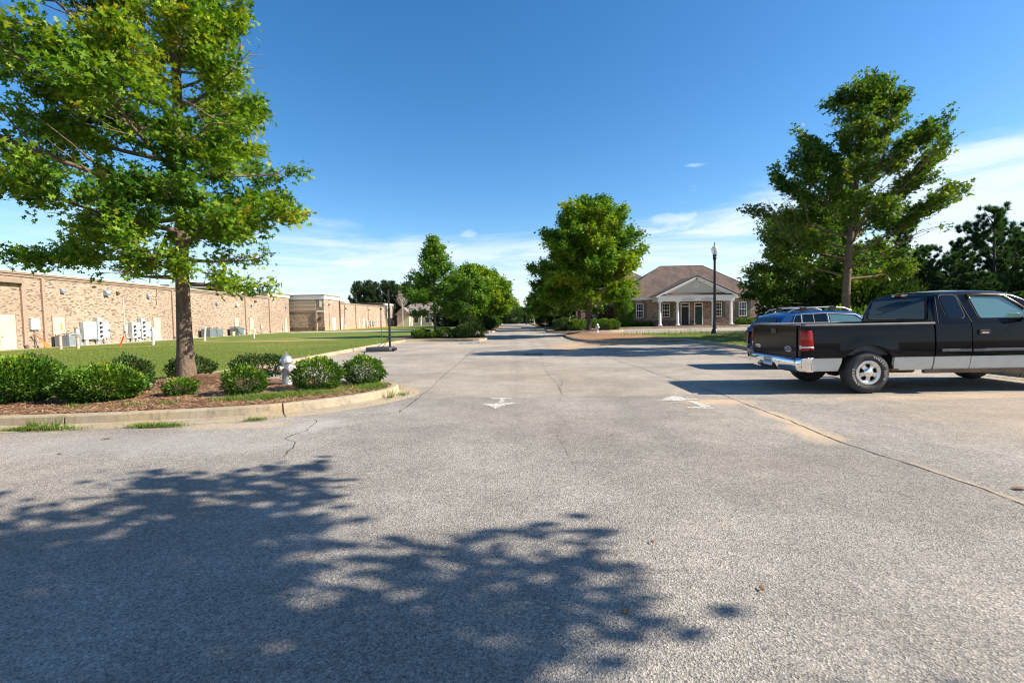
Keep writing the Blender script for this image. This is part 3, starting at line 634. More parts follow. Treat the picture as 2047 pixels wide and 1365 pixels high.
def grow(seed, h, cb, R_, nl, trunk_r, lean=(0, 0), up0=-.05, up1=1.0, dens=1.0, sub=1.0, tipbias=0., rel0=.34, zpow=.9, bend=.25, wig=.03):
    """returns tubes [(pts, radii)] and twig sites (P, D)"""
    r = random.Random(seed); tubes = []; sites = []
    tr = []; nseg = 14
    for i in range(nseg + 1):
        t = i / nseg; tr.append(Vector((lean[0] * t * t + wig * math.sin(t * 7 + seed) * t * 2, lean[1] * t * t + wig * math.cos(t * 6 + seed) * t * 2, h * .97 * t)))
    rad = [trunk_r * (1.35 if i == 0 else 1.08 if i == 1 else 1) * (1 - .93 * (i / nseg)) ** .8 + .01 for i in range(nseg + 1)]
    tubes.append((tr, rad, 12))
    def tp(z): f = max(0, min(.9999, z / (h * .97))) * nseg; i = int(f); return tr[i].lerp(tr[i + 1], f - i), rad[i] + (rad[i + 1] - rad[i]) * (f - i)
    def path(p, d, L, n, upb, wob):
        pts = [p.copy()]; d = d.normalized()
        for k in range(n):
            d = (d + Vector((r.uniform(-wob, wob), r.uniform(-wob, wob), upb / n + r.uniform(-wob, wob) * .6))).normalized(); p = p + d * (L / n); pts.append(p.copy())
        return pts
    for i in range(nl):
        t = (i + r.uniform(.2, .8)) / nl; z0 = cb + (h * .93 - cb) * t ** zpow; az = i * 2.39996 + r.uniform(-.35, .35)
        L = R_(t, az) * r.uniform(.78, 1.12); el = up0 + (up1 - up0) * t + r.uniform(-.12, .12)
        b, br = tp(z0); d = Vector((math.cos(az) * math.cos(el), math.sin(az) * math.cos(el), math.sin(el)))
        if L < .25: L = .25
        n = 8; pts = path(b, d, L, n, bend, .10); r0 = min(br * .7, rel0 * trunk_r * (1 - .55 * t) * (.5 + .5 * L / max(R_(0, 0), .1)))
        tubes.append((pts, [max(.006, r0 * (1 - .92 * k / n)) for k in range(n + 1)], 6))
        ns = max(3, int((3 + L * 3.0) * sub))
        for j in range(ns):
            s = .22 + .78 * (j + r.uniform(.1, .9)) / ns
            if tipbias: s = 1 - (1 - s) * (1 - tipbias)
            f = min(s, .999) * n; k = int(f); p = pts[k].lerp(pts[k + 1], f - k); dd = (pts[k + 1] - pts[k]).normalized()
            sdv = dd.cross(Vector((0, 0, 1))); sdv = sdv.normalized() if sdv.length > .1 else Vector((1, 0, 0))
            sg = 1 if j % 2 else -1
            d2 = (dd * r.uniform(.4, .9) + sdv * sg * r.uniform(.5, 1) + Vector((0, 0, r.uniform(-.25, .45)))).normalized()
            l2 = (L * .36 * (1 - .6 * s) + .22) * r.uniform(.7, 1.25)
            p2 = path(p, d2, l2, 4, .15, .16)
            tubes.append((p2, [max(.004, r0 * .28 * (1 - .8 * q / 4)) for q in range(5)], 4))
            m = max(2, int(l2 / .16 * dens))
            for q in range(m):
                s2 = .25 + .75 * (q + r.random()) / m; f = min(s2, .999) * 4; k2 = int(f)
                sites.append((p2[k2].lerp(p2[k2 + 1], f - k2), (p2[k2 + 1] - p2[k2]).normalized()))
        for q in range(max(2, int(3 * dens))):
            sites.append((pts[-1].lerp(pts[-2], r.random()), (pts[-1] - pts[-2]).normalized()))
    return tubes, np.array([tuple(s[0]) for s in sites]), np.array([tuple(s[1]) for s in sites])
def make_tree(name, label, cat, loc, gp, leafs, mat, barkm, group=None, drop=0, rz=0, bare=None):
    """gp: grow() arguments; leafs: (per site, size, template, spread)"""
    root = thing(name, label, cat, loc, rz, group)
    tubes, P, D = grow(**gp); r = np.random.default_rng(gp['seed'])
    mb = MB()
    for p, rd, s in tubes: mb.tube(p, rd, s, caps=False)
    if bare:
        for p, rd in bare: mb.tube(p, rd, 4, caps=False)
    mb.build('trunk', barkm, root)
    if drop:
        # thin the crown in patches
        ph = r.uniform(0, 6, 3); k = (np.sin(P[:, 0] * 2.1 + ph[0]) + np.sin(P[:, 1] * 2.3 + ph[1]) + np.sin(P[:, 2] * 2.7 + ph[2])); keep = k > np.quantile(k, drop); P, D = P[keep], D[keep]
    k, size, tmpl, spread = leafs; N = len(P); C = np.repeat(P, k, 0) + r.normal(0, spread, (N * k, 3)); DD = np.repeat(D, k, 0) + r.normal(0, .5, (N * k, 3))
    cl = np.repeat(r.normal(0, .16, N), k); lo = .5 + .22 * np.sin(P[:, 0] * 1.3 + 1) * np.sin(P[:, 2] * 1.1); tint = np.clip(np.repeat(lo, k) + cl + r.normal(0, .13, N * k), 0, 1)
    leaf_mesh('crown', C, DD, size, tmpl, mat, root, r, tint)
    return root
# ---- the big oak on the left bed
def R_hero(t, az):
    prof = np.interp(t, [0, .10, .25, .42, .6, .8, 1], [2.4, 3.0, 3.15, 2.7, 2.1, 1.5, .5]); return prof * (1.0 - .30 * math.cos(az) + .05 * math.cos(3 * az))
HERO = make_tree('oak_tree', 'tall full-crowned oak on the pine-straw bed at left, trunk behind the low shrubs', 'tree', (-7.7, 11.3, .2),
    dict(seed=11, h=12.4, cb=2.15, R_=R_hero, nl=66, trunk_r=.155, lean=(.25, .1), up0=-.10, up1=.85, dens=1.3, sub=1.15), (23, .15, OAKLEAF, .115), M['oak'], M['bark'], drop=.24)
# the same kind, standing behind the photographer at the right: its shade falls over the near paving
def R_sh(t, az): return np.interp(t, [0, .12, .3, .6, 1], [4.0, 4.4, 4.0, 2.6, .6]) * (1 + .08 * math.cos(2 * az)) * (1 - .38 * max(0, math.cos(az - .35)))
make_tree('oak_tree', 'shade oak standing outside the picture, its crown shadow covers the lower left paving', 'tree', (6.0, -.15, 0),
    dict(seed=13, h=10.5, cb=4.2, R_=R_sh, nl=54, trunk_r=.17, up0=-.02, up1=.9, dens=1.0, sub=1.0), (12, .18, RHOMB, .13), M['oak'], M['bark'], drop=.09)
# ---- open-crowned oak at the right behind the vehicles
def R_tr(t, az):
    prof = np.interp(t, [0, .12, .3, .5, .7, .85, 1], [2.9, 3.6, 3.5, 3.0, 2.2, 1.5, .9]); return prof * (1 + .04 * math.cos(az - .4))
rb = random.Random(5); bare = []
for i in range(16):
    p = Vector((-1.5 - rb.random() * 1.3, rb.uniform(-.6, .6), 3.8 + rb.random() * 1.6)); d = Vector((-.8, rb.uniform(-.4, .4), rb.uniform(.3, 1.1))).normalized(); pts = [p]
    for k in range(5): d = (d + Vector((rb.uniform(-.2, .2), rb.uniform(-.2, .2), .12))).normalized(); pts.append(pts[-1] + d * .19)
    bare.append((pts, [.02, .016, .012, .009, .006, .004]))
make_tree('oak_tree', 'tall open-crowned oak rising behind the blue car, the tallest tree on the right', 'tree', (13.2, 19.0, .2),
    dict(seed=23, h=10.0, cb=2.4, R_=R_tr, nl=40, trunk_r=.16, lean=(.75, 0), up0=.10, up1=1.12, dens=1.4, sub=1.05, tipbias=.12, bend=.3), (18, .175, OAKLEAF, .12), M['oak_dull'], M['bark'], drop=.26, bare=bare)
# smaller tree at its left
def R_r2(t, az): return np.interp(t, [0, .2, .5, .8, 1], [2.9, 3.6, 3.1, 2.0, .7])
make_tree('oak_tree', 'low spreading oak between the brick office and the tall open oak, above the blue car', 'tree', (16.0, 25.8, .15),
    dict(seed=31, h=6.4, cb=1.5, R_=R_r2, nl=30, trunk_r=.13, up0=-.05, up1=.9, dens=1.1, sub=1.1), (16, .20, OAKLEAF, .14), M['oak_dull'], M['bark'])
# ---- street tree at centre right
def R_e(t, az): return np.interp(t, [0, .08, .25, .5, .75, .92, 1], [3.0, 4.3, 4.3, 3.7, 2.7, 1.6, .6]) * (1 + .05 * math.cos(az))
make_tree('oak_tree', 'dense rounded oak on the clay tip of the right-hand island, small hydrant at its foot', 'tree', (6.05, 37.6, .35),
    dict(seed=41, h=9.75, cb=2.3, R_=R_e, nl=78, trunk_r=.17, up0=-.12, up1=1.05, dens=1.15, sub=1.1), (13, .24, OAKLEAF, .15), M['oak'], M['bark_dark'])
# ---- young oak on the left island
def R_a(t, az): return np.interp(t, [0, .12, .3, .5, .75, 1], [1.9, 3.1, 2.4, 1.55, 1.05, .2])
make_tree('oak_tree', 'young spire-topped oak on the far left island, right of the basketball pole', 'tree', (-6.3, 39.6, .2),
    dict(seed=53, h=8.3, cb=1.5, R_=R_a, nl=44, trunk_r=.11, up0=-.05, up1=1.1, dens=1.15, sub=1.1), (12, .21, OAKLEAF, .13), M['maple'], M['bark'])
# ---- rows of street trees down both sides
def R_g(w): return lambda t, az: w * np.interp(t, [0, .15, .4, .7, 1], [.72, 1.0, .95, .66, .18]) * (1 + .08 * math.cos(2 * az + w))
VAR = []
for i, (h, w, cb, mt, ll, tk) in enumerate([(7.3, 3.1, 1.6, 'maple', (-5.1, 56, .15), 'bark_pale'), (8.2, 3.8, 1.8, 'oak', (-4.5, 66, .15), 'bark'), (9.4, 4.0, 1.8, 'oak_dull', (7.6, 56.5, .3), 'bark')]):
    lab = ['lime-green young tree with a pale straight trunk, next behind the spire-topped oak', 'darker tree directly behind the lime-green young tree on the left of the road', 'tree with grey trunk on the mulched island left of the big rounded oak'][i]
    VAR.append(make_tree('street_tree', lab, 'tree', ll, dict(seed=60 + i, h=h, cb=cb, R_=R_g(w), nl=38, trunk_r=.15, up0=-.05, up1=1.0, dens=.9, sub=.9), (11, .30, RHOMB, .2), M[mt], M[tk], group='street trees down the road'))
k = 0
for x, y, s, v, lab in [(-3.4, 78, 1.04, 1, 'third tree back in the left-hand row beyond the young oak'), (-3.1, 90, 1.1, 1, 'fourth tree back in the left-hand row, over dark shrubs'), (-3.2, 104, 1.05, 2, 'farthest tall tree of the left-hand row beside the road'),
        (5.9, 66, .92, 2, 'tree at the left edge of the right-hand row, leaning over the road'), (7.6, 78, 1.0, 1, 'second tree back in the right-hand row'), (7.2, 94, .95, 2, 'farthest tree of the right-hand row where the road ends'), (5.2, 112, .9, 0, 'small pale tree closing the right side of the road end')]:
    k += 1; dup(VAR[v], (x, y, .15), k * 1.7, lab, (s * .9, s * .9, s) if s > 1 else s)
# trees closing the view at the end of the road and behind the left lawn
pos = [(-9, 100), (-12, 122), (-18, 132), (-11, 112), (-25, 136), (-2, 150), (3, 156), (9, 148), (14, 120), (-7, 140), (20, 110), (-14, 128), (-31, 134), (11, 132), (-9.5, 88), (17, 92), (24, 95), (1, 175), (-5, 185), (7, 170), (-21, 128), (-8.5, 80)]
for i, (x, y) in enumerate(pos):
    side = 'behind the left lawn' if x < -8 else 'closing the end of the road' if x < 11 else 'behind the brick office'
    dup(VAR[(i * 2) % 3], (x, y, 0), i * 2.1, f'{["bushy", "round-headed", "loose-leaved", "dark", "bright green"][i % 5]} background tree {side}, {["nearest", "lowest", "middle", "rear", "outermost"][i // 4 % 5]} of its clump', .62 + .3 * ((i * 37) % 10) / 10, group='background trees')
# ---- pines
def make_pine(name, label, loc, seed, h, w, cb, N, mat, group, sz=.20, tr=.12, up=.35):
    root = thing(name, label, 'tree', loc, 0, group); r = np.random.default_rng(seed); mb = MB()
    mb.tube([(0, 0, 0), (.05, 0, h * .5), (0, .03, h)], [tr, tr * .6, .02], 8, caps=False); P = []; D = []
    nw = int(h * 5)
    for i in range(nw):
        t = (i + r.random()) / nw; z = cb + (h - cb) * t; az = r.uniform(0, 6.283); L = w * (np.interp(t, [0, .15, .5, .85, 1], [.75, 1, .78, .38, .1])) * r.uniform(.75, 1.15)
        el = up + .5 * t + r.uniform(-.15, .15); d = np.array([math.cos(az) * math.cos(el), math.sin(az) * math.cos(el), math.sin(el)])
        p0 = np.array([0, 0, z]); pts = [p0 + d * L * s + np.array([0, 0, .25 * L * s * s]) for s in (0, .33, .66, 1)]
        mb.tube([tuple(p) for p in pts], [.03, .022, .015, .008], 4, caps=False)
        for s in np.linspace(.25, 1, max(3, int(L * 4))):
            for q in range(2): P.append(p0 + d * L * s + np.array([0, 0, .25 * L * s * s]) + r.normal(0, .07 + .10 * (1 - s) * L, 3)); D.append(d + np.array([0, 0, .9]))
    mb.build('trunk', M['bark_dark'], root); P = np.array(P); D = np.array(D); k = max(4, N // len(P))
    C = np.repeat(P, k, 0) + r.normal(0, .03, (len(P) * k, 3)); DD = np.repeat(D, k, 0) + r.normal(0, .85, (len(P) * k, 3))
    tint = np.clip(np.repeat(r.normal(.5, .2, len(P)), k) + r.normal(0, .12, len(C)), 0, 1)
    leaf_mesh('crown', C, DD, sz, NEEDLE * np.array([1, 1.3]), mat, root, r, tint, droop=0, flat=.3, fold=0)
    return root
PG = 'pines of the wood behind the vehicles'
pA = make_pine('pine_tree', 'tallest pine at the right edge of the photograph, behind the pickup cab', (27.5, 27.5, 0), 71, 7.0, 2.9, .3, 62000, M['pine'], PG, .24)
pB = make_pine('pine_tree', 'feathery pine just left of the tallest one, behind the cab roof', (25.0, 31, 0), 72, 6.5, 2.6, .2, 56000, M['pine'], PG, .24)
pC = make_pine('pine_tree', 'narrow pine whose top shows right of the open-crowned oak', (25.4, 34, 0), 73, 6.1, 2.4, .2, 50000, M['pine'], PG, .24)
UND = []
px = [(22.5, 29.5, 4.6), (28.5, 24.0, 7.4), (30.5, 30, 7.6), (20.8, 33, 4.9), (18.6, 31.5, 4.3), (22.4, 37, 5.9), (28.6, 35.5, 7.2), (19.8, 29.4, 4.2), (27.2, 38, 6.8), (33, 25.5, 8.4), (24.2, 26.4, 4.9), (31, 21, 6.8), (20.4, 26.5, 3.8), (26.0, 22.5, 4.6), (34.5, 32, 8.0), (30, 40, 8.2), (17.6, 27.6, 3.4), (22.6, 23.2, 3.6), (24.8, 40, 6.8), (29, 18.5, 5.2), (23.8, 30, 5.6), (25.6, 30.5, 5.8), (26.9, 31.4, 6.1), (28.2, 30.5, 6.5), (29.8, 28.6, 6.8)]
for i, (x, y, h) in enumerate(px):
    src, h0 = [(pA, 8.0), (pB, 7.4), (pC, 7.0)][i % 3]; s = h / h0
    dup(src, (x, y, 0), i * 1.1, f'{["short", "middling", "broad", "slender", "dense"][i % 5]} dark pine filling the {["near edge", "middle", "back", "right flank", "centre"][i // 5]} of the wood behind the vehicles', (max(s, .72), max(s, .72), s))
for i in range(24):
    UND.append((15.6 + i * .95, 22.5 + (i * 5 % 9) * 1.1 + (i % 3) * .5, i))
# tall pines far off behind the brick wing
fp = make_pine('pine_tree', 'tall dark pine over the far brick wing, leftmost of the clump', (-37.5, 118, 0), 75, 10.6, 3.6, 2.0, 26000, M['pine_far'], 'tall pines beyond the brick wing', .6, .2)
for i, (x, y, s) in enumerate([(-35.6, 120, 1.03), (-33.4, 118, .98), (-31.6, 122, 1.04), (-29.4, 119, 1.0), (-27.2, 121, .95), (-25.2, 117, .93), (-22.8, 124, 1.08), (-20.2, 121, 1.02), (-17.5, 119, .92), (-36.5, 126, 1.0), (-27.5, 128, 1.05), (-31, 130, 1.0), (-14.5, 126, .9)]):
    dup(fp, (x, y, 0), i * 1.9, f'tall dark pine beyond the brick wing, number {["two", "three", "four", "five", "six", "seven", "eight", "nine", "ten", "eleven", "twelve", "thirteen", "fourteen"][i]} counting from the left of the clump', (s * 1.0, s, s))
# bare pale snag among them
root = thing('dead_tree', 'bare silvery dead tree in front of the dark pines', 'tree', (-24.5, 108, 0)); mb = MB(); rr = random.Random(3)
mb.tube([(0, 0, 0), (.1, 0, 4), (0, 0, 7.6)], [.16, .11, .03], 6)
for i in range(46):
    z = 4.2 + 3.2 * i / 46; az = i * 2.4; d = Vector((math.cos(az), math.sin(az), .9)); p = Vector((0, 0, z)); L = 1.4 * (1.1 - (z - 4.2) / 5); pts = [p, p + d * L * .5, p + d * L + Vector((0, 0, .3))]; mb.tube(pts, [.05, .035, .015], 4)
    for q in range(3): b = pts[1].lerp(pts[2], rr.random()); mb.tube([b, b + Vector((rr.uniform(-.4, .4), rr.uniform(-.4, .4), .45))], [.025, .01], 3)
mb.build('trunk', simple('bleached_wood', (.42, .37, .32), .9), root)
# slim post-oak top peeking over the near building roof
dup(VAR[0], (-47, 76, 0), .4, 'green treetop just showing over the roof of the near brick building', .98, group='background trees')
# ---- shrubs
def shrub(label, loc, rx, ry, h, seed, mat, N, size=.05, group='low shrubs in the planting beds', name='shrub', rz=0, stems=True, core=.55):
    root = thing(name, label, 'shrub', loc, rz, group); r = np.random.default_rng(seed)
    d = r.normal(0, 1, (N, 3)); d /= np.linalg.norm(d, axis=1)[:, None]
    bl = 1 + .16 * np.sin(d[:, 0] * 5 + seed) * np.sin(d[:, 1] * 4 + d[:, 2] * 5 + seed) + .07 * np.sin(d[:, 0] * 11 + d[:, 2] * 9 + seed * 2) + r.exponential(.045, N)
    rad = (1 - np.abs(r.normal(0, .13, N))) * bl; rad = np.clip(rad, core, 1.3)
    hz = h / 2; C = d * rad[:, None] * np.array([rx, ry, hz * 1.04]) + np.array([0, 0, hz]); low = C[:, 2] < .06; C[low, 2] = r.uniform(.02, .12, low.sum())
    tint = np.clip(.38 + .25 * d[:, 2] + .16 * np.sin(d[:, 0] * 4 + seed) * np.cos(d[:, 1] * 5) + r.normal(0, .17, N), 0, 1)  # tint rises towards the shrub top, with random variation per leaf
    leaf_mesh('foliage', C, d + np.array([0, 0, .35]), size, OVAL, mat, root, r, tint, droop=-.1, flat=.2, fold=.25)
    if stems:
        mb = MB(); q = random.Random(seed)
        for i in range(14):
            a = i * 2.4; e = Vector((math.cos(a) * rx * q.uniform(.3, .8), math.sin(a) * ry * q.uniform(.3, .8), h * q.uniform(.45, .8))); mb.tube([(math.cos(a) * .05, math.sin(a) * .05, 0), (e.x * .5, e.y * .5, e.z * .45), tuple(e)], [.012, .009, .004], 5, caps=False)
        mb.build('stem', M['bark_dark'], root)
    return root
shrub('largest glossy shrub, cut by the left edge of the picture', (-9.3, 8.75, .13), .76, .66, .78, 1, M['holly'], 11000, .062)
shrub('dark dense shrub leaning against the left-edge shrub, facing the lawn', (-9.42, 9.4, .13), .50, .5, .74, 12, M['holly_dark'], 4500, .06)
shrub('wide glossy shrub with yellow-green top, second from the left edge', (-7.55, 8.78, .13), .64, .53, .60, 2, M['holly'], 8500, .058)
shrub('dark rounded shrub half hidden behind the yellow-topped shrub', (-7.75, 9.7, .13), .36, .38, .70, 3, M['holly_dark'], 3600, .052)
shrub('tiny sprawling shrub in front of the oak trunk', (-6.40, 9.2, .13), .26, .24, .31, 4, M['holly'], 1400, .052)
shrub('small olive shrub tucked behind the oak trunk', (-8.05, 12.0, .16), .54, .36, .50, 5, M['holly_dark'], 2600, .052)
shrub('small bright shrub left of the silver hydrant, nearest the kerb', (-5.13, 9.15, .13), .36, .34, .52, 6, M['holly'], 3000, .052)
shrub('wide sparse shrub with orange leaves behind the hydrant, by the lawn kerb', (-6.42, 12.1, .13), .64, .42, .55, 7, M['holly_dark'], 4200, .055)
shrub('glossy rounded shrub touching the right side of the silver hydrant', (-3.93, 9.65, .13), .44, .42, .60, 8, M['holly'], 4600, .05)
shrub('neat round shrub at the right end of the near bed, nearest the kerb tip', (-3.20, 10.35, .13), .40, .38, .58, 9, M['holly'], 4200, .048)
s0 = shrub('low round shrub at the left end of the far island bed', (-6.75, 34.9, .15), .52, .45, .62, 21, M['holly'], 2200, .085)
SH = 'low shrubs on the far islands'; s0['group'] = SH
s1 = shrub('dark mounded shrub at the right end of the far island, nearest the road', (-2.75, 34.6, .15), .85, .75, 1.05, 22, M['holly_dark'], 3600, .10); s1['group'] = SH
for i, (s, x, y, sc, lab) in enumerate([(s1, -6.6, 35.9, .62, 'dark shrub behind the leftmost shrub of the far island'), (s0, -5.7, 34.6, .72, 'bright small shrub second along the far island'), (s0, -5.65, 36.2, .8, 'half hidden shrub behind the second one of the far island'), (s0, -4.95, 35.0, 1.12, 'bright shrub standing before the trunk of the young oak'),
        (s1, -3.85, 35.6, .72, 'dark shrub midway between young oak and the island end'), (s0, -3.95, 34.5, .66, 'low pale shrub before the dark one on the far island'), (s1, -3.35, 34.1, .85, 'dark mound touching the end mound of the far island'),
        (s1, 4.9, 47.2, 1.1, 'dark shrub on the left nose of the island behind the rounded oak'), (s0, 6.2, 47.0, 1.6, 'bright shrub beside the dark nose shrub'), (s0, 7.3, 48.6, 1.5, 'bright shrub by the grey trunk on the mulched island'), (s1, 5.6, 49.0, 1.1, 'shrub at the back of the island nose'), (s0, 9.3, 48.0, 1.6, 'bright shrub right of the big oak trunk'), (s0, 10.3, 49.4, 1.5, 'round shrub at the right end of the mulched island'), (s0, 8.6, 50.5, 1.6, 'rearmost bright shrub on the mulched island'),
        (s1, 5.0, 71.5, 1.5, 'dark shrub at the corner where the road narrows on the right'), (s1, 6.8, 71.5, 1.3, 'second dark shrub at the right road corner'),
        (s1, -4.6, 54, 1.5, 'wide dark hedge mound beside the pale-trunked tree'), (s1, -3.6, 56.5, 1.5, 'second hedge mound along the left roadside'), (s1, -3.2, 60, 1.4, 'third hedge mound along the left roadside'), (s0, -3.4, 66, 2.2, 'pale spreading shrub farther along the left roadside'), (s0, -3.0, 74, 2.6, 'greyish willowy bush near the road end, left side')]):
    dup(s, (x, y, .15), i * 1.3, lab, sc)
for x, y, i in UND:
    dup(s1 if i % 3 else s0, (x, y, .1), i * 1.7, f'{["dark", "leafy", "low", "tangled"][i % 4]} undergrowth bush beneath the pines, {["first", "second", "third", "fourth", "fifth", "last"][i // 4]} cluster from the left', (2.2, 2.0, 2.3 + (i * 7 % 5) * .25), group='undergrowth beneath the pines')
HG = 'green thicket at the end of the road'
for i in range(22):
    x = -12.6 + i * .75 if i < 10 else -9 + (i - 10) * 2.4; y = 92 + (i * 7 % 5) if i < 10 else 126 + (i * 5 % 7)
    dup(s0 if i % 2 else s1, (x, y, 0), i, f'{["rounded", "ragged", "low", "tall", "spreading"][i % 5]} bush {"behind the left lawn" if i < 10 else "across the far end of the road"}, {["first", "second", "third", "fourth", "fifth"][i // 5]} cluster from the left', (3.0, 2.6, 3.0 + (i * 3 % 4) * .4), group=HG)
# ================================================================ buildings
AZB = math.atan2(.055, 1)
def door_into(root, y0, y1, z1, mat, double=False, z0=.0, stain=False, handle_side=1, name='door', x=.0):
    """steel door in a wall whose face is local x = 0 looking +x"""
    d = MB().box(x - .02, x + .018, y0, y1, z0 + .01, z1).build(name, mat, root)
    f = MB(); f.box(x - .02, x + .05, y0 - .06, y0, z0, z1 + .06).box(x - .02, x + .05, y1, y1 + .06, z0, z1 + .06).box(x - .02, x + .05, y0, y1, z1, z1 + .06)
    f.build('frame', M['spout'], d)
    if double: MB().box(x + .018, x + .022, (y0 + y1) / 2 - .008, (y0 + y1) / 2 + .008, z0 + .02, z1 - .01).build('seam', M['dark'], d)
    hy = y1 - .12 if handle_side > 0 else y0 + .12
    if double: hy = (y0 + y1) / 2 + .12
    MB().lathe([(.03, 0), (.03, .05), (.035, .06), (.035, .09), (.01, .10)], (x + .018, hy, z0 + 1.0), 10, 'x').box(x + .018, x + .04, hy - .02, hy + .02, z0 + 1.15, z0 + 1.25).build('handle', M['steel'], d)
    if stain:
        ym = (y0 + y1) / 2 + .12; MB().add([(x + .0195, ym - .05, z1 - .5), (x + .0195, ym + .09, z1 - .4), (x + .0195, ym + .12, z1 - .9), (x + .0195, ym - .04, z1 - 1.0), (x + .0195, ym - .02, z1 - .75)], [(0, 1, 2, 3, 4)]).build('rust_stain', M['rust'], d)
    return d
def floodlight(root, y, z, x=0, mat='light_grey', s=1.0, name='wall_light'):
    l = MB().prism([(x, z + .16 * s), (x, z - .16 * s), (x + .20 * s, z - .16 * s), (x + .26 * s, z - .06 * s), (x + .12 * s, z + .15 * s)], y - .17 * s, y + .17 * s, 'y').build(name, M[mat], root, bevel=.01)
    # prism on axis y takes (x,z)
    MB().box(x + .05 * s, x + .19 * s, y - .13 * s, y + .13 * s, z - .175 * s, z - .162 * s).build('lens', M['white_box'], l); return l
def spout(root, y, ztop, w=.2, dep=.13, z0=.35, boot=True):
    s = MB().box(0, dep, y - w / 2, y + w / 2, z0, ztop).build('downspout', M['spout'], root)
    if boot: MB().tube([(.07, y, z0 + .05), (.08, y, z0 - .1), (.1, y, .02)], .085, 8).build('boot', M['bronze'], s)
    mb = MB()
    for z in (1.2, 2.6, 3.9):
        if z < ztop: mb.box(-.002, dep + .008, y - w / 2 - .03, y + w / 2 + .03, z, z + .05)
    mb.build('strap', M['spout'], s); return s
B1 = thing('retail_building', 'long flat-roofed tan brick building with cream doors and meter cabinets, nearest along the left lawn', 'building', (-30.6, 25, 0), AZB)
W1 = 4.86
def wallx(y0, y1, z0, z1, mat, name='wall', x0=-.3, x1=0., root=B1): return MB().box(x0, x1, y0, y1, z0, z1).build(name, mat, root)
MB().box(-16, 0, -6, 39.8, -.05, W1).build('wall', M['brick_tan'], B1)
MB().box(-16, 0, 39.8, 46.9, -.05, 5.25).build('wall', M['brick_tan'], B1)
MB().box(-16.1, .14, -6.1, 39.78, W1, W1 + .10).box(-16.1, .07, -6.1, 39.78, W1 - .16, W1 - .001).build('coping', M['coping'], B1)
MB().box(-16.1, .17, -6.1, 39.78, W1 + .102, W1 + .15).build('coping', M['coping_lt'], B1)
MB().box(-.02, .12, 39.8, 47.0, 5.10, 5.55).build('parapet', M['coping_lt'], B1)
MB().box(-16, -.02, 39.75, 47.0, 5.25, 5.55).box(-.4, .20, 39.7, 47.05, 5.552, 5.65).build('coping', M['coping'], B1)
MB().box(.0, .34, -6, 5.35, 4.26, 4.36).box(.0, .26, -6, 5.35, 4.37, 4.55).build('cornice', M['coping'], B1)
for y, zt, w in [(5.47, 4.26, .26), (6.86, 4.7, .2), (20.05, 4.7, .2), (33.75, 4.8, .2), (40.25, 4.8, .22)]: spout(B1, y, zt, w)
door_into(B1, 2.9, 4.93, 2.33, M['door_cream'], True)
door_into(B1, 7.5, 8.46, 2.2, M['door_cream'], stain=True)
for y0, y1 in [(17.38, 18.32), (31.1, 32.05), (34.7, 35.7), (45.1, 46.0)]: door_into(B1, y0, y1, 2.18, M['door_cream'])
for y, z, s, m in [(8.36, 3.98, .9, 'light_grey'), (12.2, 4.05, 1.25, 'light_grey'), (13.4, 4.1, .7, 'bronze'), (16.84, 4.02, .95, 'light_grey'), (27.5, 3.7, 1.0, 'light_grey'), (31.55, 3.75, 1.3, 'white_box'), (35.3, 3.72, .95, 'light_grey'), (36.3, 4.25, .9, 'bronze'), (40.0 - .4, 3.6, .4, 'bronze'), (42.3, 3.6, .4, 'bronze'), (45.7, 3.75, .9, 'light_grey')]: floodlight(B1, y, z, 0, m, s)
MB().tube([(.03, 18.0, 4.8), (.03, 18.0, 4.2), (.03, 17.85, 3.9), (.03, 17.9, 3.3)], .018, 6).build('cable', M['dark'], B1)
MB().tube([(.03, 13.95, 3.85), (.03, 13.95, 1.5)], .025, 6).build('conduit', M['white_pvc'], B1)
mb = MB()
for y in (12.9, 26.6, 24.0): mb.box(0, .05, y - .08, y + .08, 3.55, 3.62)
mb.build('vent_hood', M['bronze'], B1)
# entrance tower on the far side showing over the roof
t1 = MB().box(-12.5, -9.6, 50.6, 54, 4.9, 6.95).build('tower', M['white'], B1)
MB().box(-15.5, -9.0, 49.4, 56, 6.95, 7.12).box(-15.7, -8.8, 49.2, 56.2, 7.122, 7.42).build('cornice', M['white'], t1)
MB().box(-15.2, -12.52, 51.5, 55, 4.9, 6.9).build('wall', M['siding'], t1)
MB().box(-1.7, -.9, 21.2, 22.2, 4.9, 5.35).build('roof_unit', M['ac'], B1)
MB().box(-.5, -.1, 20.7, 21.0, 4.9, 5.1).build('roof_vent', M['galv'], B1)
MB().box(.0, 1.35, -6, 46.6, -.03, .152).build('apron', M['walk'], B1)
# ---- second building
B2 = thing('retail_building', 'far tan brick wing with a two-tone end wall, beyond the near brick building', 'building', (-28.4, 73, 0))
MB().box(-18, -1.0, 0, 6.2, -.05, 5.45).box(-1.0 + .001, 0, .001, 6.2, -.05, 5.45).build('wall', M['brick_tan2'], B2)
MB().box(-18, 0, 6.2, 45, -.05, 4.45).build('wall', M['brick_tan2'], B2)
MB().box(-18, 0, 35.2, 45.2, 4.45, 5.2).build('wall', M['brick_tan2'], B2)
MB().box(-18, -1.2, -.10, -.002, 3.2, 4.95).build('siding_panel', M['siding'], B2)
MB().box(-18, -1.2, -.115, -.102, 3.78, 3.80).box(-18, -1.2, -.115, -.102, 4.36, 4.38).build('panel_joint', M['dark'], B2)
MB().box(-18, -1.25, -.20, -.002, .70, 3.0).build('wall', M['brick_tan'], B2)
MB().box(-18, -1.25, -.28, -.002, -.05, .70).build('base_course', M['brick_dark'], B2); MB().box(-1.0, .06, -.10, -.004, -.05, .72).build('base_course', M['brick_dark'], B2)
MB().box(-18, -1.25, -.26, -.002, 3.001, 3.12).build('band', M['spout'], B2)
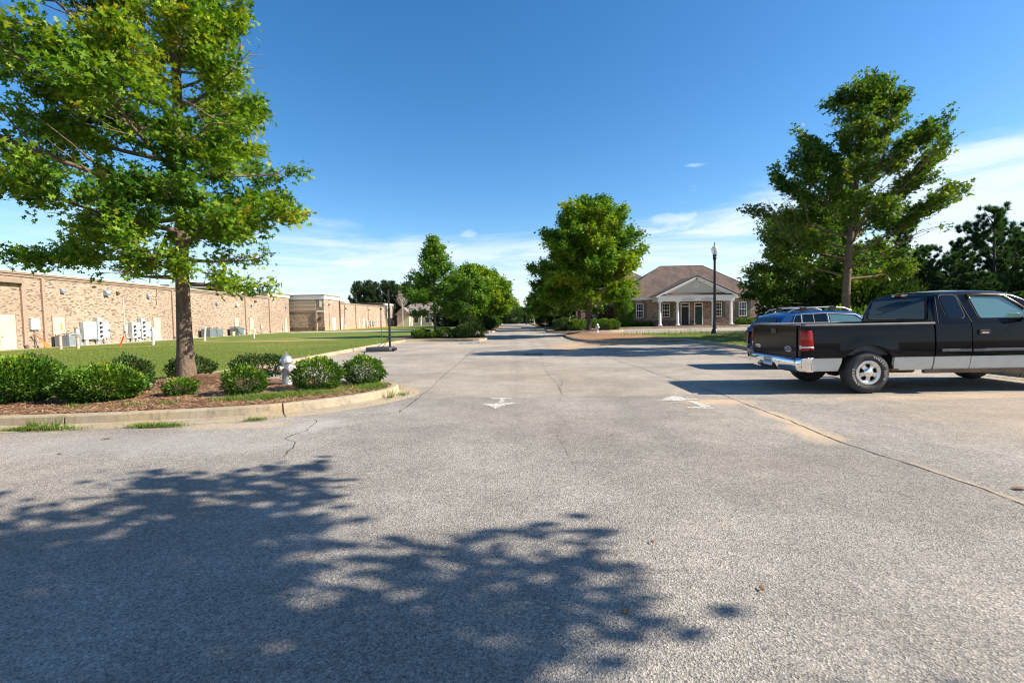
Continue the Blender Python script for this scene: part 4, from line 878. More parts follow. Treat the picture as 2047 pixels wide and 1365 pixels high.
MB().box(-1.25, -1.02, -.34, 0, -.05, 3.15).build('pier', M['brick_tan'], B2)
MB().box(-1.0, 0, -.06, -.003, .721, 3.0).box(-1.0, 0, -.06, -.003, 3.22, 4.95).build('wall', M['brick_dark'] if False else brick('brown_brick', (.27, .18, .12), (.36, .26, .18), (.14, .09, .06), (.34, .27, .20)), B2)
MB().box(-1.05, .05, -.14, -.002, 3.001, 3.215).box(-18, .14, -.16, 6.3, 4.951, 5.46).build('cornice', M['white'], B2)
MB().box(-18, .22, -.24, 6.4, 5.461, 5.62).build('coping', M['coping'], B2)
w_ = MB().box(-.66, -.34, -.09, -.062, 3.75, 4.78).build('window', M['white'], B2)
l_ = MB().box(-.68, -.5, -.30, -.061, 1.75, 2.25).build('wall_lantern', M['black_metal'], B2, bevel=.03)
MB().box(-18, .06, 6.42, 35.2, 4.451, 4.60).build('coping', M['coping'], B2)
MB().box(-18, .12, 6.42, 35.2, 4.601, 4.64).build('coping', M['coping_lt'], B2)
MB().box(-.3, .10, 35.1, 45.3, 5.0, 5.36).build('parapet', M['white'], B2); MB().box(-18, .14, 35.05, 45.35, 5.361, 5.46).build('coping', M['coping'], B2)
s = MB().box(0, .16, 6.35, 6.6, .05, 5.1).build('downspout', M['bronze'], B2)
for y, w in [(8.8, .18), (14.6, .18), (22.2, .18), (30.9, .18)]: spout(B2, y, 4.42, w)
MB().box(0, .12, 36.0, 36.35, .05, 5.0).build('downspout', M['green_post'], B2)
door_into(B2, 3.1, 4.75, 2.12, M['door_white'], True)
for y0 in (6.95, 16.1, 18.9, 28.4, 31.3, 40.0): door_into(B2, y0, y0 + .9, 2.1, M['door_white'])
mb = MB(); mb.tube([(.04, 1.9, 4.3), (.04, 1.9, .1)], .035, 6).build('pipe', M['coping'], B2)
for y, z in [(9.4, 3.7), (22.9, 3.7), (1.9, 4.15), (36.9, 3.8)]: floodlight(B2, y, z, 0, 'bronze', .8)
rc = MB().box(-9.5, -3, 12, 18, 4.5, 5.15).build('tower', M['coping_lt'], B2); MB().box(-9.8, -2.6, 11.6, 18.4, 5.151, 5.5).build('cornice', M['white'], rc)
MB().box(.0, 3.2, -1, 46, -.03, .156).build('apron', M['clay'], B2)

# ---- wall-mounted utilities beside building one
ca, sa = math.cos(AZB), math.sin(AZB)
def onwall(y, x=0., z=0.): return (-30.6 + x * ca - y * sa, 25 + x * sa + y * ca, z)
UT = 'utility cabinets along the brick wall'
def meter(parent, x, y, z):
    m_ = MB().lathe([(.085, 0), (.085, .05), (.075, .07), (.07, .14), (.02, .16)], (x, y, z), 12, 'x').build('meter', M['pane'], parent)
    MB().lathe([(.095, 0), (.095, .03)], (x, y, z), 12, 'x').build('collar', M['steel'], m_)
def cabinet(parent, y0, y1, z0, z1, d=.28, name='cabinet', mat='grey_box', latch=False):
    c_ = MB().box(.02, d, y0, y1, z0, z1).build(name, M[mat], parent, bevel=.012)
    MB().box(d + .001, d + .006, y0 + .03, y1 - .03, z0 + .04, z1 - .04).build('door', M[mat], c_)
    if latch: MB().box(d + .007, d + .06, y1 - .14, y1 - .06, (z0 + z1) / 2 - .1, (z0 + z1) / 2 + .02).build('latch', M['dark'], c_)
    return c_
g1 = thing('meter_cabinet', 'wide pale cabinet bank with one column of four meters, left of the pair', 'utility cabinet', onwall(0), AZB, UT)
cabinet(g1, 9.65, 10.83, .55, 1.82); cabinet(g1, 10.85, 11.28, .45, 2.14, .34, 'meter_column'); cabinet(g1, 11.3, 12.05, .58, 1.82, .28, latch=True)
for i in range(4): meter(g1, .345, 11.07, .75 + .33 * i)
for y in (10.0, 11.05): MB().box(.06, .2, y - .1, y + .12, .10, .56).build('leg', M['white_box'], g1)
MB().tube([(.15, 11.6, .6), (.2, 11.7, .35), (.3, 11.95, .15)], .06, 8).build('conduit', M['white_pvc'], g1)
g2 = thing('meter_cabinet', 'pale cabinet bank with two columns of meters, right of the pair', 'utility cabinet', onwall(0), AZB, UT)
cabinet(g2, 14.35, 14.82, .45, 1.77, .32, 'meter_column'); cabinet(g2, 14.84, 15.4, .52, 1.76, latch=True); cabinet(g2, 15.42, 15.85, .4, 2.1, .34, 'meter_column'); cabinet(g2, 15.87, 16.65, .5, 1.76, latch=True)
for i in range(3): meter(g2, .325, 14.58, .75 + .33 * i)
for i in range(4): meter(g2, .345, 15.63, .65 + .36 * i)
for y in (14.6, 15.5, 15.75): MB().box(.06, .2, y - .08, y + .08, .1, .46).build('leg', M['white_box'], g2)
for y in (15.0, 16.1): MB().tube([(.15, y, .55), (.2, y + .05, .35), (.3, y + .25, .15)], .05, 8).build('conduit', M['white_pvc'], g2)
def stubbox(y, z0, z1, w, label, mat='grey_box', leg=True, name='electrical_box', d=.16):
    t_ = thing(name, label, 'electrical box', onwall(y), AZB, UT)
    MB().box(.02, d, -w / 2, w / 2, z0, z1).build('body', M[mat], t_, bevel=.01)
    MB().box(.0, d + .02, -w / 2 - .015, w / 2 + .015, z1 + .001, z1 + .02).build('lid', M[mat], t_)
    if leg: MB().box(.05, .10, -.035, .035, .1, z0).build('leg', M['galv'], t_)
    return t_
stubbox(6.12, 1.34, 2.06, .6, 'square bright white box between the first two downspouts', 'white_box')
stubbox(9.3, .98, 1.35, .26, 'small grey box on a slim leg left of the wide cabinet bank')
b_ = stubbox(13.97, 1.05, 1.52, .30, 'small white box under the vertical conduit, left of the second meter bank', 'white_box', False)
MB().tube([(.1, 0, 1.05), (.1, .02, .7), (.1, .15, .5), (.1, .4, .48)], .03, 6).build('conduit', M['white_pvc'], b_)
stubbox(17.05, .92, 1.27, .24, 'small grey box beside the third cream door')
stubbox(21.3, .95, 1.45, .22, 'narrow white box just right of the big oak trunk', 'white_box')
stubbox(37.6, .8, 1.2, .3, 'small pale box on a leg between the far downspouts')
stubbox(44.3, .6, 1.1, .28, 'slim grey box left of the last cream door of the near building')
stubbox(33.0, .25, .5, .3, 'low white box at the foot of the wall before the fifth door', 'white_box', False)
j = stubbox(35.2, .2, .75, .45, 'cream gas meter set standing in front of the fifth door', 'yellow_pail', False, 'gas_meter', .4); MB().tube([(.2, -.2, .75), (.2, -.1, .95), (.2, .1, .95), (.2, .2, .75)], .03, 6).build('pipe', M['galv'], j)
def condenser(label, loc, rz, w, d, h, mat, group='air conditioning units by the brick wall'):
    t_ = thing('air_conditioner', label, 'air conditioner', loc, rz, group)
    MB().box(-w / 2 + .02, w / 2 - .02, -d / 2 + .02, d / 2 - .02, .03, h - .05).build('coil', M['dark'], t_)
    mb = MB()
    for sx_ in (-1, 1):
        for sy_ in (-1, 1): mb.box(sx_ * w / 2 - .05 * (sx_ > 0), sx_ * w / 2 + .05 * (sx_ < 0), sy_ * d / 2 - .05 * (sy_ > 0), sy_ * d / 2 + .05 * (sy_ < 0), 0, h)
    mb.box(-w / 2, w / 2, -d / 2, d / 2, 0, .06).box(-w / 2 - .01, w / 2 + .01, -d / 2 - .01, d / 2 + .01, h + .001, h + .05)
    mb.build('casing', mat, t_, bevel=.01); mb = MB(); n = int(h / .055)
    for i in range(n):
        z = .08 + i * (h - .12) / n; mb.box(-w / 2 + .045, w / 2 - .045, -d / 2 - .004, -d / 2 + .018, z, z + .032).box(w / 2 - .018, w / 2 + .004, -d / 2 + .045, d / 2 - .045, z, z + .032)
        mb.box(-w / 2 - .004, -w / 2 + .018, -d / 2 + .045, d / 2 - .045, z, z + .032)
    mb.build('louvre', mat, t_)
    MB().lathe([(.30 * w, 0), (.30 * w, .03), (.05, .05)], (0, 0, h + .05), 20).build('fan_guard', M['dark'], t_)
    return t_
p = onwall(7.75, .75, .15); condenser('blue-grey air conditioner before the rust-stained cream door', p, AZB, .95, .95, .82, M['ac2'])
p = onwall(24.4, .8, .15); condenser('wide dark green-grey air conditioner, left of the two beyond the oak trunk', p, AZB, .9, 1.1, .86, M['ac'])
p = onwall(25.7, .8, .15); condenser('green-grey air conditioner close beside the wide one beyond the oak trunk', p, AZB, .9, 1.1, .84, M['ac'])
p = onwall(30.0, .8, .15); condenser('green-grey air conditioner with a blue sticker, in front of the fourth door', p, AZB, .95, 1.2, .9, M['ac'])
pl = thing('pail', 'cream pail on the grass beside the air conditioner with black hoses', 'pail', onwall(28.6, 1.1, .15), 0)
MB().lathe([(.15, 0), (.18, .38), (.19, .40), (.17, .40), (.15, .05)], (0, 0, 0), 18, caps=False).build('bucket', M['yellow_pail'], pl); MB().lathe([(.195, .40), (.195, .43), (.02, .44)], (0, 0, 0), 18).build('lid', M['yellow_pail'], pl)
hs_ = thing('hose', 'black looping hose from the leaning white pipe past the cream pail', 'hose', onwall(25.8, 2.6, .15), AZB)
MB().tube([(0, -.6, 1.0), (.05, .1, .95), (.1, 1.0, .3), (0, 1.6, .12), (-.6, 2.0, .5), (-1.1, 2.6, .85), (-.9, 3.6, .75), (-.2, 4.6, .4), (.5, 4.9, .12), (.9, 4.5, .04)], .026, 8).build('tube', M['black_metal'], hs_)
# bollard pipes and marker posts on the grass
def post(name, label, loc, h, r, mat, tilt=(0, 0), cat='post', cap=True, group=None):
    t_ = thing(name, label, cat, loc, 0, group); e = (tilt[0], tilt[1], h)
    MB().tube([(0, 0, -.05), e], [r, r], 14).build('pipe', mat, t_)
    if cap: MB().lathe([(r * 1.12, 0), (r * 1.12, .04), (r * .7, .07), (.005, .08)], (e[0], e[1], h - .01), 14).build('cap', M['rusty'] if mat is M['bollard'] else mat, t_)
    return t_
post('bollard', 'taller weathered pipe bollard in front of the near air conditioner', (-27.0, 28.7, .14), .83, .085, M['bollard'], cat='bollard', group='pipe bollards on the lawn')
post('bollard', 'shorter weathered pipe bollard right of the near air conditioner', (-26.5, 29.3, .14), .72, .085, M['bollard'], cat='bollard', group='pipe bollards on the lawn')
post('marker_post', 'upright white plastic post in front of the third cream door', (-24.3, 32.5, .14), .95, .07, M['white_pvc'], (.02, .03))
post('marker_post', 'leaning white pipe at the clay patch just right of the big oak trunk', (-24.7, 38.6, .14), 1.05, .065, M['white_pvc'], (-.10, .30))
post('marker_post', 'short white stub pipe on the grass left of the cream pail', (-23.2, 43.2, .14), .35, .07, M['white_pvc'])
st = thing('safety_paddle', 'orange wedge-shaped paddle leaning on the wall near the double door', 'marker', onwall(6.1, .25, .15), AZB)
MB().add([(0, -.32, .95), (0, -.22, .97), (.35, .10, .02), (.35, .42, .0), (.33, .40, .18), (.06, -.32, .93)], [(0, 1, 2, 3, 4), (0, 4, 5)]).build('blade', M['orange'], st)
st = thing('marker_stake', 'orange flat stake leaning in the grass between the two meter banks', 'marker', (-25.1, 30.7, .14), 0)
MB().prism([(-.045, 0), (.045, 0), (.35, .68), (.25, .70)], -.02, .02, 'y').build('blade', M['orange'], st)
# far wing utilities
for y0, w, lab in [(20.4, 1.0, 'white cabinet on the far brick wing, left of two small blue-grey ones'), (23.1, .9, 'blue-grey meter cabinet on the far wing, middle of three'), (24.9, .9, 'blue-grey meter cabinet on the far wing, rightmost of three'), (41.6, .8, 'white cabinet at the far end of the far brick wing')]:
    t_ = thing('meter_cabinet', lab, 'utility cabinet', (-28.4, 73 + y0, .15), 0, 'cabinets on the far brick wing'); cabinet(t_, 0, w, .35, 1.4, .3, mat='white_box' if 'white' in lab.split()[0] else 'grey_box')
    if 'blue' in lab:
        for q in range(3): meter(t_, .31, w / 2, .55 + q * .32)
    MB().tube([(.15, w / 2, .36), (.2, w / 2 + .1, .0)], .06, 6).build('conduit', M['white_pvc'], t_)
post('standpipe', 'stub standpipe beside the brown downspout of the far wing', (-28.0, 81.0, .1), .75, .09, M['white_pvc'], cat='standpipe')

# ================================================================ brick office on the right
H = thing('brick_office', 'single-storey brick office with brown hip roof and a white columned portico', 'building', (21.0, 56.5, .2))
xl, xr, yb = -8.3, 8.7, 8.2
MB().box(xl, -3.95, .3, yb, -.2, 3.15).box(3.95, xr, .3, yb, -.2, 3.15).box(-3.95, 3.95, .0 + .3, yb, -.2, 3.15).build('wall', M['brick_red'], H)
MB().box(xl - .03, -3.97, .25, .299, -.2, .75).build('base_course', M['brick_dark'], H); MB().box(3.97, xr + .03, .25, .299, -.2, .75).build('base_course', M['brick_dark'], H)
for a_, b_ in ((-3.95, -1.16), (1.72, 3.95), (.12, .43)): MB().box(a_, b_, .24, .299, -.2, .72).build('base_course', M['brick_dark'], H)
MB().box(xl - .35, xr + .35, -.08, yb + .4, 3.151, 3.40).box(xl - .45, xr + .45, -.18, yb + .5, 3.401, 3.47).build('cornice', M['white'], H)
# hip roof
e0, e1, f0, f1, ze, zr = xl - .5, xr + .5, -.22, yb + .6, 3.47, 7.42
rx0, rx1, ry = -2.35, 3.0, 4.0
mb = MB(); mb.add([(e0, f0, ze), (e1, f0, ze), (e1, f1, ze), (e0, f1, ze), (rx0, ry, zr), (rx1, ry, zr)], [(0, 1, 5, 4), (1, 2, 5), (2, 3, 4, 5), (3, 0, 4), (0, 3, 2, 1)])
rf = mb.build('roof', M['shingle'], H)
MB().tube([(rx0, ry, zr), (rx1, ry, zr)], .05, 6).tube([(rx1, ry, zr), (e1, f0, ze)], .04, 6).tube([(rx0, ry, zr), (e0, f0, ze)], .04, 6).build('ridge_cap', M['shingle'], rf)
# portico: floor, four columns, entablature, pediment
py0 = -2.3
MB().box(-4.75, 4.45, py0 - .15, .24, -.2, .12).build('porch_floor', M['brick_dark'], H)
for x in (-4.2, -2.2, 1.8, 3.85):
    cmb = MB(); cmb.lathe([(.145, .36), (.155, .9), (.15, 1.6), (.13, 2.62)], (x, py0 + .25, 0), 20)
    c_ = cmb.build('column', M['white'], H)
    MB().box(x - .24, x + .24, py0 + .01, py0 + .49, .121, .21).lathe([(.23, .211), (.23, .26), (.18, .30), (.20, .33), (.16, .37)], (x, py0 + .25, 0), 20).build('base', M['white'], c_)
    MB().lathe([(.135, 2.60), (.17, 2.66), (.14, 2.68), (.20, 2.77)], (x, py0 + .25, 0), 20).box(x - .22, x + .22, py0 + .03, py0 + .47, 2.771, 2.85).build('capital', M['white'], c_)
MB().box(-4.45, 4.15, py0, py0 + .5, 2.851, 3.34).box(-4.45, -4.0, py0 + .501, .24, 2.851, 3.34).box(3.7, 4.15, py0 + .501, .24, 2.851, 3.34).box(-3.99, 3.69, py0 + .51, .24, 3.2, 3.3).build('entablature', M['white'], H)
MB().box(-4.7, 4.4, py0 - .18, .2, 3.341, 3.46).build('cornice', M['white'], H)
ax, az_ = -.15, 5.62
gb = MB().add([(-4.35, py0 + .12, 3.70), (4.05, py0 + .12, 3.70), (ax, py0 + .12, az_ - .12)], [(0, 1, 2)]).build('gable_wall', M['stucco'], H)
mb = MB()
for sx_, ex in ((-1, -4.75), (1, 4.45)):
    L = Vector((ex, 0, 3.46)); A = Vector((ax, 0, az_)); d = (A - L).normalized(); nn = Vector((-d.z, 0, d.x)) * (1 if sx_ < 0 else -1)
    if nn.z < 0: nn = -nn
    for (t0, t1, y0, y1) in ((0.0, .30, py0 - .02, py0 + .14), (.14, .30, py0 - .22, py0 - .021)):
        a0, a1, b0, b1 = L - nn * (.32 - t0), L - nn * (.32 - t1), A - nn * (.32 - t0), A - nn * (.32 - t1)
        if t0 == 0: a0 = L + Vector((.0, 0, 0)) + Vector((.9 * -sx_, 0, 0)) * 1.0
        q = [(a0.x, y0, a0.z), (a1.x, y0, a1.z), (b1.x, y0, b1.z), (b0.x, y0, b0.z)]; q2 = [(x, y1, z) for x, _, z in q]
        mb.add(q + q2, [(0, 1, 2, 3), (7, 6, 5, 4), (0, 4, 5, 1), (1, 5, 6, 2), (2, 6, 7, 3), (3, 7, 4, 0)])
mb.build('raking_cornice', M['white'], H)
mb = MB(); yk = 2.2
mb.add([(-4.85, py0 - .26, 3.50), (ax, py0 - .26, az_ + .06), (ax, yk + .6, az_ + .06), (-4.85, -.3 + .5, 3.50)], [(0, 1, 2, 3)])
mb.add([(4.55, py0 - .26, 3.50), (ax, py0 - .26, az_ + .06), (ax, yk + .6, az_ + .06), (4.55, -.3 + .5, 3.50)], [(0, 3, 2, 1)])
mb.add([(-4.4, py0 + .1, 3.74), (4.1, py0 + .1, 3.74), (4.4, py0 - .2, 3.462), (-4.7, py0 - .2, 3.462)], [(0, 3, 2, 1)])
mb.build('roof', M['shingle'], H)
ov = MB(); rg = []
for k in range(28):
    a_ = 2 * math.pi * k / 28; rg.append((math.cos(a_), math.sin(a_)))
for r0, r1, yy_ in ((.20, .29, -.06),):
    vs = [(ax + c_ * r0 * .9, py0 + .12 + yy_, 4.62 + s_ * r0) for c_, s_ in rg] + [(ax + c_ * r1 * .9, py0 + .12 + yy_, 4.62 + s_ * r1) for c_, s_ in rg] + [(ax + c_ * r1 * .9, py0 + .12, 4.62 + s_ * r1) for c_, s_ in rg]
    ov.add(vs, [(k, (k + 1) % 28, 28 + (k + 1) % 28, 28 + k) for k in range(28)] + [(28 + k, 28 + (k + 1) % 28, 56 + (k + 1) % 28, 56 + k) for k in range(28)])
vt = ov.build('round_vent', M['white'], H)
sl_ = MB()
for k in range(6): zc = 4.47 + k * .055; hw = math.sqrt(max(0, .2 ** 2 - (zc - 4.62) ** 2)) * .9; sl_.box(ax - hw, ax + hw, py0 + .075, py0 + .10, zc - .02, zc + .015)
sl_.build('slat', M['white'], vt)
# lettered scroll plaques over the doors (writing too faint to read in the photograph)
for x in (-1.05, 1.15):
    pq = MB().prism([(x - .75, 2.92), (x + .75, 2.92), (x + .75, 3.12), (x + .35, 3.17), (x + .2, 3.25), (x - .2, 3.25), (x - .35, 3.17), (x - .75, 3.12)], py0 - .02, py0 - .001, 'y').build('name_plaque', simple('plaque_paint', (.56, .60, .62), .6), H)
    sm = MB(); rs = random.Random(int(x * 10))
    for k in range(14): sm.box(x - .6 + k * .085, x - .545 + k * .085, py0 - .025, py0 - .0205, 2.97 + rs.uniform(0, .02), 3.05 + rs.uniform(0, .03))
    sm.build('lettering', simple('plaque_letters', (.33, .38, .42), .6), pq)
def office_window(x0, x1, z0, z1, sh=(True, True)):
    y = .29; w_ = MB(); w_.box(x0, x0 + .07, y - .07, y + .01, z0, z1).box(x1 - .07, x1, y - .07, y + .01, z0, z1).box(x0 + .07, x1 - .07, y - .07, y + .01, z0, z0 + .07).box(x0 + .07, x1 - .07, y - .07, y + .01, z1 - .07, z1).box(x0 + .07, x1 - .07, y - .075, y - .02, (z0 + z1) / 2 - .04, (z0 + z1) / 2 + .04)
    f_ = w_.build('window', M['white'], H)
    MB().box(x0 + .06, x1 - .06, y - .02, y, z0 + .06, z1 - .06).build('pane', M['pane'], f_)
    g_ = MB(); ww = x1 - x0
    for k in (1, 2): g_.box(x0 + ww * k / 3 - .014, x0 + ww * k / 3 + .014, y - .05, y - .021, z0 + .07, z1 - .07)
    for fz in (.25, .75): zc = z0 + (z1 - z0) * fz; g_.box(x0 + .07, x1 - .07, y - .049, y - .0215, zc - .014, zc + .014)
    g_.build('muntin', M['white'], f_)
    for s_, on in ((-1, sh[0]), (1, sh[1])):
        if not on: continue
        a_ = (x0 - .44, x0 - .04) if s_ < 0 else (x1 + .04, x1 + .44); m_ = MB().box(a_[0], a_[1], y - .03, y + .005, z0 - .02, z1 + .02)
        for (b0, b1) in ((z0 + .06, (z0 + z1) / 2 - .05), ((z0 + z1) / 2 + .05, z1 - .06)): m_.box(a_[0] + .06, a_[1] - .06, y - .045, y - .031, b0, b1)
        m_.build('shutter', M['shutter'], H)
    MB().box(x0 - .08, x1 + .08, y - .10, y + .01, z0 - .12, z0 - .002).build('sill', M['brick_dark'], f_)
for a_, b_ in [(-6.3, -5.43), (-3.22, -2.33), (2.98, 3.80), (5.82, 6.78)]: office_window(a_, b_, 1.05, 2.7)
for x0, x1, mt in [(-1.05, -.02 + .02, 'black_door'), (.55, 1.58, 'green_door')]:
    fr = MB().box(x0, x0 + .1, .2, .31, .13, 2.72).box(x1 - .1, x1, .2, .31, .13, 2.72).box(x0 + .1, x1 - .1, .2, .31, 2.6, 2.72).box(x0 + .1, x1 - .1, .2, .31, 2.26, 2.36).build('door_frame', M['white'], H)
    dd_ = MB().box(x0 + .1, x1 - .1, .26, .299, .13, 2.26)
    for zz0, zz1 in ((.35, 1.0), (1.15, 2.1)):
        for k in (0, 1): xa = x0 + .18 + k * ((x1 - x0 - .3) / 2 + .02); dd_.box(xa, xa + (x1 - x0 - .44) / 2, .25, .259, zz0, zz1)
    d_ = dd_.build('door', M[mt], H); MB().box(x0 + .1, x1 - .1, .27, .299, 2.36, 2.6).build('transom', M['pane'], H)
    MB().lathe([(.03, 0), (.035, -.05), (.01, -.07)], (x1 - .2, .25, 1.15), 10, 'y').build('knob', M['steel'], d_)
# front planting
for i, (x, y, sc_, lab) in enumerate([(13.9, 55.9, .9, 'dark clipped shrub left of the office portico, first of three'), (14.9, 55.9, .9, 'dark clipped shrub left of the office portico, middle of three'), (15.9, 55.8, .95, 'dark clipped shrub left of the office portico, next to the column'),
        (26.6, 55.8, 1.15, 'shrub right of the office portico, next to the last column'), (27.8, 55.9, 1.2, 'shrub right of the office portico under the last window'), (28.9, 55.9, 1.05, 'shrub at the right corner of the office front')]):
    dup(s0, (x, y, .2), i, lab, sc_, group='foundation shrubs of the brick office')
ar = shrub('tall green-gold columnar evergreen at the left corner of the brick office', (13.05, 55.6, .2), .95, .7, 3.7, 33, M['maple'], 6500, .16, group=None, stems=False, core=.45)

# neighbouring brick building half hidden behind the rounded oak
N = thing('brick_building', 'brick building with porch posts half hidden behind the rounded oak and pink bush', 'building', (11.2, 66, .15))
MB().box(-1.7, 9.5, 0, 9, -.2, 5.2).build('wall', M['brick_red'], N)
MB().box(-.1, .25, -.12, 0, 0, 5.0).build('downspout', M['white'], N)
MB().box(2.2, 5.2, -2.2, -.02, 3.0, 3.6).build('porch_beam', M['white'], N)
for x in (2.35, 4.9): MB().box(x - .28, x + .28, -2.15, -1.6, 0, 2.999).build('post', M['brick_red'], N)
MB().box(3.1, 4.4, -.1, -.002, .9, 2.2).build('window', M['door_cream'], N); MB().box(3.25, 4.25, -.12, -.101, 1.0, 1.95).build('pane', M['pane'], N)
mb = MB().add([(-2.1, -.4, 5.2), (9.9, -.4, 5.2), (9.9, 9.4, 5.2), (-2.1, 9.4, 5.2), (2, 4.5, 8.0), (6, 4.5, 8.0)], [(0, 1, 5, 4), (1, 2, 5), (2, 3, 4, 5), (3, 0, 4), (0, 3, 2, 1)]); mb.build('roof', M['shingle'], N)
pk = shrub('round pink-flowering bush between the rounded oak trunk and the office', (12.3, 60.5, .2), 1.1, 1.0, 2.3, 34, M['pink'], 4500, .15, group=None, stems=False)
shrub('black-green conical evergreen by the porch of the half hidden building', (15.3, 63.0, .2), .9, .8, 2.9, 35, M['holly_dark'], 3500, .16, group=None, stems=False)
# distant beige house beyond the left lawn
D = thing('house', 'small beige house with grey hip roof beyond the left lawn, seen under the young oak', 'house', (-21.0, 112, .2))
MB().box(-5.5, 5.5, 0, 8, -.2, 2.6).box(-5.2, -2.4, -2, 0, -.2, 2.5).build('wall', M['stucco'], D)
MB().add([(-6, -.5, 2.6), (6, -.5, 2.6), (6, 8.5, 2.6), (-6, 8.5, 2.6), (-2.5, 4, 5.6), (2.5, 4, 5.6)], [(0, 1, 5, 4), (1, 2, 5), (2, 3, 4, 5), (3, 0, 4), (0, 3, 2, 1)]).add([(-5.7, -2.4, 2.5), (-1.9, -2.4, 2.5), (-3.8, -2.4, 4.3), (-3.8, 3, 4.3), (-5.7, 1, 2.5), (-1.9, 1, 2.5)], [(0, 1, 2), (0, 2, 3, 4), (1, 5, 3, 2)]).build('roof', M['shingle_grey'], D)
for x in (-1.2, 1.4, 3.9): w_ = MB().box(x - .6, x + .6, -.08, -.002, .6, 2.0).build('window', M['white'], D); MB().box(x - .48, x + .48, -.1, -.081, .7, 1.9).build('pane', M['pane'], w_)
for x in (-2.0, .1, 2.7, 5.2): MB().box(x - .13, x + .13, -1.2, -.95, 0, 2.5).build('post', M['white'], D)
D2 = dup(D, (-26.2, 122, .2), .3, 'low beige house farther left, mostly hidden by trees beside the brick wing')

# ================================================================ street furniture
def hydrant(label, loc, rz, s=(.86, .86, 1.0)):
    t_ = thing('fire_hydrant', label, 'hydrant', loc, rz, None, s)
    MB().lathe([(.155, -.03), (.155, .02), (.125, .03), (.118, .06), (.115, .46), (.118, .49), (.15, .50), (.16, .51), (.16, .53), (.13, .538)], (0, 0, 0), 28).build('barrel', M['silver'], t_)
    bn = MB().lathe([(.165, .539), (.165, .552), (.14, .56), (.135, .58), (.122, .61), (.098, .638), (.065, .655), (.045, .66)], (0, 0, 0), 28); bn.build('bonnet', M['silver'], t_)
    mb = MB()
    for k in range(8): a_ = k * math.pi / 4; mb.lathe([(.016, .52), (.016, .562), (.004, .566)], (math.cos(a_) * .148, math.sin(a_) * .148, 0), 6)
    mb.build('bolt', M['silver'], t_)
    MB().lathe([(.045, .66), (.04, .68), (.026, .685), (.024, .735), (.012, .742)], (0, 0, 0), 5, smooth=False).build('operating_nut', M['steel'], t_)
    nz = MB().lathe([(.085, .08), (.08, .15), (.10, .155), (.10, .215), (.06, .225)], (0, 0, .37), 20, 'x'); nz.build('nozzle', M['silver'], t_)
    for sgn in (-1, 1):
        n_ = MB().lathe([(.062, .08 * sgn), (.06, .15 * sgn), (.075, .155 * sgn), (.075, .20 * sgn), (.04, .21 * sgn)], (0, 0, .37), 18, 'y').build('nozzle', M['silver'], t_)
        MB().lathe([(.028, .21 * sgn), (.026, .245 * sgn), (.01, .247 * sgn)], (0, 0, .37), 5, 'y', smooth=False).build('cap_nut', M['rusty'], n_)
    ch = MB(); pts = [(-.02, -.16, .30), (-.03, -.17, .22), (-.01, -.15, .17), (.03, -.13, .20), (.05, -.12, .27)]; ch.tube(pts, .007, 6); ch.build('chain', M['steel'], t_)
    return t_
hydrant('silver fire hydrant with a rusty cap between the shrubs of the near bed', (-4.93, 10.45, .13), R(-38))
hydrant('small white-topped hydrant at the foot of the big rounded oak', (6.55, 36.9, .30), R(30))
# lamp post
L_ = thing('street_lamp', 'black lamp post with a clear acorn globe on the right-hand lawn before the office', 'street lamp', (14.15, 33.5, .15))
MB().lathe([(.24, 0), (.24, .08), (.21, .12), (.21, .20), (.19, .24), (.15, .30), (.13, .42), (.12, .75), (.105, .80)], (0, 0, 0), 24).build('base', M['lamp_iron'], L_)
pm = MB(); seg = 24; pr = [(.10, .8), (.072, 5.1)]
vs = []
for r_0, z_0 in [(.10, .8), (.092, 2.0), (.084, 3.5), (.075, 5.05)]:
    for k in range(seg): rr_ = r_0 * (1 if k % 2 else .86); vs.append((rr_ * math.cos(2 * math.pi * k / seg), rr_ * math.sin(2 * math.pi * k / seg), z_0))
pm.add(vs, [(i * seg + k, i * seg + (k + 1) % seg, (i + 1) * seg + (k + 1) % seg, (i + 1) * seg + k) for i in range(3) for k in range(seg)]); pm.build('pole', M['lamp_iron'], L_)
MB().lathe([(.075, 5.05), (.10, 5.10), (.085, 5.14), (.12, 5.22), (.14, 5.28), (.10, 5.31), (.13, 5.40), (.16, 5.44), (.13, 5.46)], (0, 0, 0), 24).build('capital', M['lamp_iron'], L_)
gl = MB().lathe([(.13, 5.46), (.165, 5.50), (.205, 5.62), (.225, 5.75), (.225, 5.82)], (0, 0, 0), 28, caps=False).build('globe', M['acorn'], L_)
MB().lathe([(.232, 5.82), (.225, 5.88), (.17, 5.99), (.10, 6.06), (.06, 6.10)], (0, 0, 0), 28, caps=False).build('globe_top', M['acorn'], L_)
MB().lathe([(.235, 5.81), (.235, 5.83)], (0, 0, 0), 28, caps=False).build('band', M['steel'], L_)
MB().lathe([(.065, 6.10), (.07, 6.13), (.03, 6.16), (.025, 6.22), (.035, 6.25), (.02, 6.30), (.003, 6.40)], (0, 0, 0), 14).build('finial', M['lamp_iron'], L_)
MB().lathe([(.05, 5.46), (.05, 5.6), (.07, 5.62), (.07, 5.8), (.03, 5.84)], (0, 0, 0), 14).build('bulb', M['white_box'], L_)
dup(L_, (3.2, 103, .1), 0, 'distant lamp with a white globe at the end of the road, a speck among trees', .8)
dup(L_, (6.55, 63.5, .1), 0, 'dark lamp post under the tree left of the grey trunk on the mulched island', .62)
